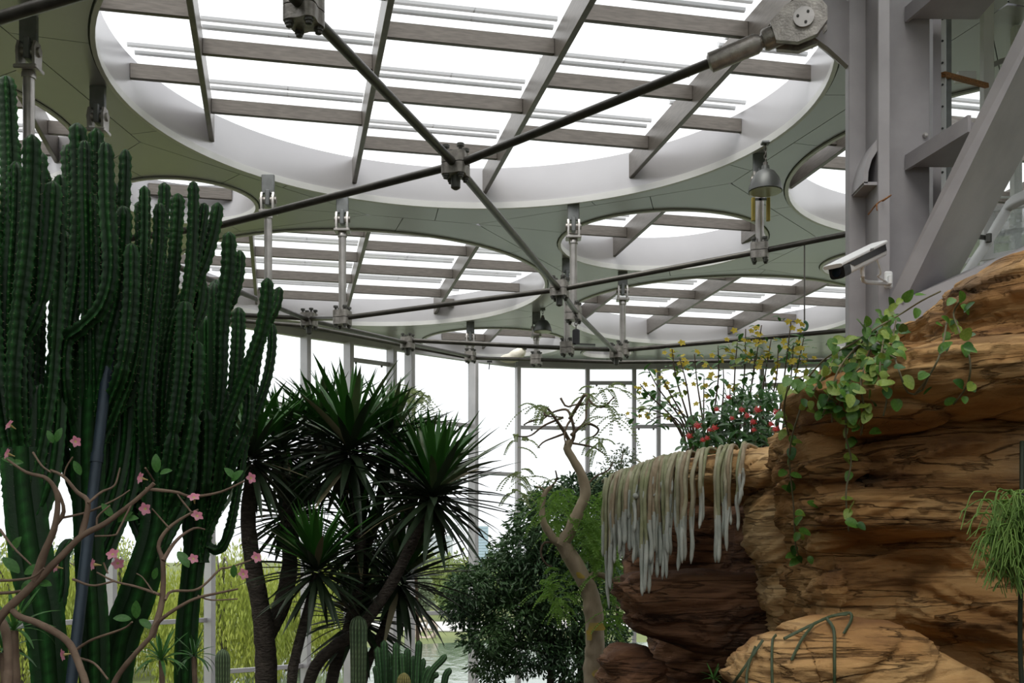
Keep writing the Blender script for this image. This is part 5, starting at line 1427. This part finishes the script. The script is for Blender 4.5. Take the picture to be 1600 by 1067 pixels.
# ------------------------------------------------------------------ yellow-flowered shrub of thin stems
M_yel = mat('yellow_petal', (.72, .55, .03), .55, col2=(.80, .66, .10), scale=20, trans=.2)
ys = thing('yellow_flowering_shrub', P(1130, 735, 11.2), 'tall thin-stemmed shrub with small yellow flowers in front of the far skylight', 'shrub')
SY = 11.2
rng = random.Random(41)
lob = [blade(1, .62, b, .35, 5, 'oval') for b in (.3, .8)]
LM = [b.mesh('leaf', M_leafbright, True) for b in lob] + [lob[0].mesh('leaf', M_hoya[1], True)]
yfl = MB()
for k in range(5):
    a = k * 1.2566; add_inst(yfl, blade(1, .7, .5, .2, 3, 'oval'), aim(A(math.cos(a), math.sin(a), .4), A(0, 0, 1), A(0, 0, 0)))
YFM = yfl.mesh('flower', M_yel, True)
STEMS = [(1080, 1000, 600, 8), (1082, 1012, 575, 8), (1085, 1035, 590, 5), (1085, 1050, 545, 6), (1092, 1062, 560, 5), (1098, 1085, 553, 6), (1105, 1100, 590, 3), (1120, 1122, 540, 5), (1128, 1130, 575, 4), (1140, 1152, 535, 6), (1150, 1165, 514, 9), (1160, 1190, 508, 9), (1165, 1180, 548, 5), (1180, 1205, 530, 6), (1195, 1216, 545, 5), (1210, 1236, 502, 7), (1215, 1240, 535, 6), (1222, 1256, 528, 7), (1225, 1262, 560, 4), (1080, 995, 640, 7), (1075, 1015, 660, 5), (1140, 1140, 600, 2), (1200, 1196, 590, 3), (1180, 1215, 600, 3), (1088, 1030, 625, 4)]
nleaf = 0
for k, (bx, tx_, ty, nl) in enumerate(STEMS):
    dy = rng.uniform(-.4, .4)
    path = [P(bx, 715, SY), P(bx + (tx_ - bx) * .25 + rng.uniform(-6, 6), 660, SY + dy * .5), P(bx + (tx_ - bx) * .75 + rng.uniform(-4, 4), (660 + ty) / 2 - 10, SY + dy), P(tx_, ty, SY + dy)]
    bark_tube(path, .013, .005, 6, .06, k, .06).build('stem', M_twig, ys, True)
    sm = catmull(path, 40)
    for i in range(nl * 2 + 2):
        c = sm[min(39, int(39 - abs(rng.gauss(0, 9))))] + A(rng.gauss(0, .07), rng.gauss(0, .07), rng.gauss(0, .04))
        ph = rng.random() * 6.283
        put('leaf', LM[rng.choice((0, 1, 0, 1, 2))], aim(A(math.cos(ph), math.sin(ph) * .6, rng.uniform(-.5, .2)), A(0, -.4, 1), c, rng.uniform(.05, .125)), ys)
    for i in range(nl if tx_ > 1040 else nl // 2):
        c = sm[min(39, int(39 - abs(rng.gauss(0, 5))))] + A(rng.gauss(0, .08), rng.gauss(0, .06), rng.gauss(0, .04))
        put('flower', YFM, aim(A(rng.uniform(-1, 1), .3, rng.uniform(-.3, .6)), A(rng.uniform(-.3, .3), -.8, .5), c, rng.uniform(.028, .045)), ys)

# ------------------------------------------------------------------ green hanging plant at the right edge, trailing stems, low cacti
M_rhip = mat('thin_green_stem', (.10, .20, .025), .55, col2=(.17, .29, .05), scale=9)
rp = thing('hanging_green_tassel', P(1590, 770, 5.35), 'bright green stringy hanging plant against the boulder at the right edge', 'plant')
rng = random.Random(51)
mb = MB()
for i in range(420):
    x0, y0 = 1590 + rng.gauss(0, 22), rng.uniform(765, 880)
    Y0 = 5.45 + rng.uniform(-.2, .15)
    ph = rng.uniform(-2.6, 1.2); L = rng.uniform(18, 52)
    p = [(x0, y0), (x0 + L * .5 * math.cos(ph) - 6, y0 - 6 + L * .25), (x0 + L * math.cos(ph) - 10, y0 + L * .9 + rng.uniform(0, 24))]
    pts = catmull([P(x, y, Y0 - .05 * j) for j, (x, y) in enumerate(p)], 9) + A(0, 0, 0)
    mb.sweep(pts, np.linspace(.0042, .0026, 9), 4, False)
    q = pts[5]; e = A(rng.uniform(-1, 1), rng.uniform(-.6, .2), -.6)
    mb.sweep(np.array([q, q + unit(e) * .03, q + unit(e) * .05 + A(0, 0, -.025)]), .003, 4, False)
mb.build('tassels', M_rhip, rp, True, kind='stuff')
mb = MB(); mb.sweep(catmull([P(1597, 690, 5.72), P(1596, 860, 5.5), P(1594, 1000, 5.5), P(1598, 1100, 5.5)], 20), .012, 7); mb.build('main_stem', mat('dark_stem', (.02, .03, .015), .7), rp, True)
for k in range(6):
    x = 1500 + k * 5
    mb = MB(); mb.sweep(catmull([P(1570, 790 + 20 * k, 5.4), P(1535, 780 + 22 * k, 5.35), P(x, 800 + 22 * k, 5.3)], 12), np.linspace(.004, .002, 12), 4); mb.build('stray_strand', M_rhip, rp, True)
M_trail = mat('trailing_cactus_stem', (.045, .075, .03), .6, col2=(.08, .10, .05), scale=12)
tc_ = thing('trailing_cactus', P(1300, 962, 5.3), 'thin jointed cactus stems trailing over the low front rock', 'cactus')
for k, pts in enumerate(([(1212, 992), (1207, 1002), (1206, 1040), (1207, 1075)], [(1292, 966), (1303, 985), (1304, 1030), (1304, 1080)], [(1272, 974), (1252, 1000), (1236, 1032)], [(1299, 963), (1327, 958), (1330, 968), (1318, 990)], [(1225, 998), (1267, 977), (1299, 963), (1325, 960)], [(1192, 1000), (1172, 1030), (1150, 1062), (1140, 1075)], [(1180, 1010), (1168, 1045), (1166, 1075)])):
    path = [P(x, y, rock_y(x, y, co_front, 5.5) - .02) for x, y in pts]
    mb = ribbed(path, .0085, 3, .35, .012, True, .15, .05, k); mb.col = None; mb.build('stem', M_trail, tc_, 60)
# low cacti along the lower edge
M_smallcactus = mat('small_cactus_skin', (.035, .10, .035), .55, col2=(.06, .14, .05), scale=4, attr=True)
M_palecactus = mat('pale_ribbed_cactus', (.10, .16, .08), .6, col2=(.15, .20, .10), scale=4, attr=True)
M_gold = mat('golden_barrel_skin', (.22, .20, .06), .7, col2=(.32, .28, .10), scale=8, attr=True)
def ground_pt(px, Y): 
    p = P(px, 1000, Y); p[2] = float(floor_z(p[0], Y)); return p
cc_ = thing('clustered_cactus', ground_pt(640, 9.0), 'cluster of slim upright green cacti below the short yucca', 'cactus')
rng = random.Random(61)
for x, y, lean, w in ((590, 1010, 4, 12), (600, 1000, 2, 11), (608, 1018, 0, 12), (619, 1003, 0, 12), (628, 1020, 2, 11), (637, 1012, -2, 12), (646, 1024, 0, 12), (655, 1000, -4, 11), (662, 1028, -6, 11), (671, 1040, -10, 11), (697, 1022, -34, 11), (703, 1043, -10, 11), (684, 1050, -14, 10), (612, 1040, 0, 12), (652, 1046, -4, 12), (586, 1040, 4, 11)):
    Y = 9.0 + rng.uniform(-.25, .25)
    g = ground_pt(x + lean * 1.2, Y)
    ribbed([g, P(x + lean, 1085, Y), P(x, y, Y)], w / 2 * Y / F_PX, 6, .25, .02, True, .08, .05, x).build('stem', M_smallcactus, cc_, 60)
def lone_cactus(px, ytop, w, Y, ribs, m, label, name='column_cactus'):
    g = ground_pt(px, Y)
    t = thing(name, g, label, 'cactus')
    ribbed([g, (g + P(px, ytop, Y)) / 2, P(px, ytop, Y)], w / 2 * Y / F_PX, ribs, .16, .02, True, .03, .05, px).build('stem', m, t, 60)
    return t
lone_cactus(560, 962, 27, 9.3, 14, M_palecactus, 'stout pale ribbed column cactus under the hanging yucca leaves')
lone_cactus(348, 1014, 23, 8.4, 16, M_palecactus, 'short rounded ribbed cactus in front of the pair of posts')
gb = thing('golden_barrel_cactus', ground_pt(631, 8.6), 'small golden barrel cactus in the slim cactus cluster', 'cactus')
g = P(631, 1068, 8.6)
ribbed([ground_pt(631, 8.6), P(631, 1051, 8.6)], 11 * 8.6 / F_PX, 16, .15, .012, True, .05, .03, 3).build('stem', M_gold, gb, 60)
# narrow-leaved rosettes
NB = [blade(1, .11, b, .3, 6, 'oval') for b in (.3, .9, 1.4)]
NM = [b.mesh('leaf', M_leafmid, True) for b in NB]; NMb = [b.mesh('leaf', M_leafbright, True) for b in NB]
def rosette(px, py, Y, R, n, label, ms, axis=(0, 0, 1), wide=1.0, seed=0, stem=.016):
    g = ground_pt(px, Y); c = P(px, py, Y); rng = random.Random(seed)
    t = thing('rosette_plant', g, label, 'plant')
    bark_tube([g, (g + c) / 2 + A(.02, 0, 0), c], stem, stem * .9, 8, .1, seed, .05).build('stem', M_branch, t, 60)
    for i in range(n):
        ph = i * 2.4 + rng.uniform(-.2, .2); th = math.radians(15 + 85 * i / n)
        d = A(math.cos(ph) * math.sin(th), math.sin(ph) * math.sin(th), math.cos(th)) + A(*axis) * .2
        put('leaf', ms[min(2, int(i / n * 3))], aim(d, A(0, 0, 1) + A(0, -.2, 0), c, R * Y / F_PX * rng.uniform(.8, 1.15)), t)
rosette(252, 1032, 5.6, 52, 26, 'spidery green rosette with thin arching leaves at the lower edge', NMb, seed=1)
rosette(303, 1026, 6.0, 40, 22, 'dusky drooping rosette on a short bent stem beside the round cactus', NM, (-.3, 0, 0), seed=2)
rosette(22, 985, 4.6, 70, 20, 'long-leaved green plant in the lower corner behind the pink shrub', NMb, seed=3, stem=.02)
rosette(5, 1020, 5.0, 60, 16, 'dark leafy plant at the very lower corner', NM, seed=4, stem=.02)
rosette(1115, 1062, 8.0, 26, 12, 'small fern-like plant in the dark gap below the brown rock', NMb, seed=5, stem=.01)
rosette(1165, 1035, 7.6, 20, 10, 'pale green plant glimpsed left of the low front rock', [b.mesh('leaf', M_feather_pale, True) for b in NB], seed=6, stem=.01)
# ------------------------------------------------------------------ outdoors
M_willow = mat('willow_leaf', (.24, .30, .035), .6, col2=(.34, .38, .06), scale=.5, trans=.35)
def out_pt(px, Y): 
    p = P(px, 875, Y); p[2] = -.3; return p
def willow(px, Y, hpx, rpx, label, seed, n=800):
    g = out_pt(px, Y); rs = np.random.RandomState(seed)
    t = thing('willow_tree', g, label, 'tree', 'willows outside the glass wall')
    R = rpx * Y / F_PX; Ht = P(px, hpx, Y)[2] + .3
    bark_tube([g, g + A(.1, 0, Ht * .45), g + A(-.1, .1, Ht * .8)], .28, .1, 10, .15, seed, .3).build('trunk', M_bark, t, 60)
    for k in range(6):
        a = k * 1.05 + seed
        bark_tube([g + A(0, 0, Ht * .5), g + A(R * .4 * math.cos(a), R * .4 * math.sin(a), Ht * .85), g + A(R * .75 * math.cos(a), R * .75 * math.sin(a), Ht * .8)], .1, .02, 6, .1, seed + k, .4).build('limb', M_bark, t, 60)
    V = []
    for i in range(n):
        a = rs.rand() * 6.283; r = math.sqrt(rs.rand())
        top = Ht * math.sqrt(max(.05, 1 - .72 * r * r)) * rs.uniform(.62, 1.0)
        x, y = g[0] + R * r * math.cos(a), g[1] + R * r * math.sin(a)
        ln = min(top - .1, rs.uniform(.25, .75) * Ht)
        m = max(4, int(ln / .26))
        zz = top - np.linspace(0, ln, m)
        sway = np.cumsum(rs.randn(m) * .025)
        ph = rs.rand(m) * 6.283
        d = np.c_[np.cos(ph) * .35, np.sin(ph) * .35, -np.ones(m)]; d /= np.linalg.norm(d, axis=1, keepdims=True)
        s = np.cross(d, rs.randn(m, 3)); s /= np.linalg.norm(s, axis=1, keepdims=True)
        p = np.c_[x + sway, y + sway * .5, zz]
        L = rs.uniform(.24, .4, m)[:, None]; W = .038
        V.append(np.stack([p, p + d * L * .5 + s * W, p + d * L, p + d * L * .5 - s * W], 1).reshape(-1, 3))
    v = np.concatenate(V); k = len(v) // 4
    mb = MB(); mb.v = [v]; mb.n = len(v); mb.f = [(4 * i, 4 * i + 1, 4 * i + 2, 4 * i + 3) for i in range(k)]; mb.m = [0] * k
    mb.build('hanging_foliage', M_willow, t, False, kind='stuff')
willow(30, 46, 838, 120, 'yellow-green willow seen between the left cactus trunks', 1, 1000)
willow(185, 50, 842, 110, 'yellow-green willow behind the leaning blue-grey pole', 2, 1000)
willow(345, 47, 838, 105, 'yellow-green willow behind the pair of facade posts', 3, 1000)
willow(470, 52, 868, 90, 'yellow-green willow behind the thick-trunked yucca', 4, 900)
willow(-120, 52, 830, 130, 'yellow-green willow near the left end of the glass wall', 5, 500)
M_farleaf = [mat('far_tree_leaf', (.10, .17, .05), .7, col2=(.17, .24, .07), scale=.2, trans=.2), mat('far_tree_leaf_light', (.17, .23, .06), .7, col2=(.25, .30, .09), scale=.2, trans=.25), mat('far_tree_leaf_grey', (.12, .17, .10), .7, col2=(.18, .22, .13), scale=.2, trans=.2)]
FAR = [(60, 872, 120, 60, 34, 2, 'grey-green far tree left of all the others on the lawn'), (150, 865, 130, 55, 40, 2, 'grey-green far tree above the left willows'), (480, 893, 112, 40, 34, 1, 'light green far tree beyond the yucca trunk'), (545, 898, 116, 38, 30, 0, 'mid green far tree behind the tallest yucca'), (605, 896, 110, 40, 34, 0, 'mid green far tree above the paved bank'), (660, 890, 118, 36, 32, 1, 'light green far tree below the pale office block'), (705, 896, 105, 36, 34, 1, 'light green far tree next to the slim tall post'), (716, 925, 95, 26, 22, 0, 'low green far tree left of the dense indoor tree'), (785, 900, 120, 46, 30, 0, 'mid green far tree below the hazy tower'), (860, 890, 125, 50, 30, 2, 'grey-green far tree behind the dense indoor tree'), (960, 885, 118, 50, 40, 1, 'light green far tree beside the rock arch'), (650, 920, 92, 22, 18, 2, 'small grey-green far tree on the paved bank')]
for k, (x, y, Y, rx, ry, mi, lab) in enumerate(FAR):
    g = out_pt(x, Y)
    t = thing('park_tree', g, lab, 'tree', 'trees in the park beyond the lake')
    bark_tube([g, g + A(.1, 0, (P(x, y, Y)[2] + .3) * .6), P(x, y, Y)], .22, .08, 8, .1, k, .5).build('trunk', M_bark, t, 60)
    zc = P(x, y, Y)[2]
    low = (875 + 5.3 * F_PX / Y) - 6
    ry2 = max(ry, (low - y) * .92)
    leaf_cloud([(x, y, Y, rx, ry, rx * Y / F_PX * .9), (x - rx * .45, y + ry * .5, Y, rx * .6, ry2 * .6, rx * Y / F_PX * .6), (x + rx * .45, y + ry * .5, Y, rx * .6, ry2 * .6, rx * Y / F_PX * .6)], 1300, .55, .16, k + 40, .45, .3).build('crown', M_farleaf[mi], t, False, kind='stuff')
M_bldg = [mat('tower_blue_with_haze', (.36, .47, .54), .4), mat('cladding_grey_with_haze', (.52, .56, .60), .6), mat('window_blue_with_haze', (.27, .37, .45), .3), mat('window_grey_with_haze', (.38, .43, .48), .3)]  # distance haze is mixed into these pale building colours
def building(x0, x1, ytop, Y, mi, floors, label):
    a, b = P(x0, ytop, Y), P(x1, ytop, Y); W = b[0] - a[0]; Hh = a[2] + .3
    g = A((a[0] + b[0]) / 2, Y, -.3)
    t = thing('office_building', g, label, 'building')
    mb = MB(); mb.box(g + A(0, 0, Hh / 2), (W, W * .8, Hh)); mb.build('wall', M_bldg[mi], t, False)
    mb = MB(); mb.box(g + A(0, 0, Hh + Hh * .01), (W * 1.02, W * .82, Hh * .02)); mb.build('parapet', M_bldg[1], t, False)
    for k in range(floors):
        z = Hh * (k + .6) / floors
        mb = MB(); mb.box(g + A(0, -W * .4, z - .3 + .15), (W * .94, .6, Hh / floors * .45)); mb.build('window_band', M_bldg[2 + mi], t, False)
building(736, 763, 823, 900, 0, 14, 'pale blue tower with haze in its colour on the horizon beside the slim tall post')
building(640, 706, 838, 760, 1, 10, 'pale grey office block with haze in its colour on the horizon behind the right yucca crown')
building(765, 792, 858, 980, 1, 6, 'low block paled by coloured-in haze right of the tower on the horizon')
building(560, 600, 850, 860, 1, 8, 'block paled by coloured-in haze on the horizon hidden mostly by the tallest yucca')
wr = thing('wicker_ring', out_pt(664, 74), 'round wicker ring standing on the far lawn by the lake', 'sculpture')
M_wick = mat('wicker', (.40, .33, .28), .8, var=.2, scale=6)
c = P(664, 983, 74); rr = 17 * 74 / F_PX
mb = MB(); mb.sweep([c + A(rr * math.cos(a), 0, rr * .9 * math.sin(a)) for a in np.linspace(0, 6.2832, 33)], .16, 8, False); mb.build('rim', M_wick, wr)
for k in range(5):
    a = k * 1.2566; mb = MB(); mb.tube(c, c + A(rr * math.cos(a), 0, rr * .9 * math.sin(a)), .07, 6); mb.build('spoke', M_wick, wr)
mb = MB(); mb.box(A(c[0], c[1], (c[2] - rr - .3) / 2), (.9, .4, c[2] - rr * .85 + .3)); mb.build('foot_block', M_wick, wr)
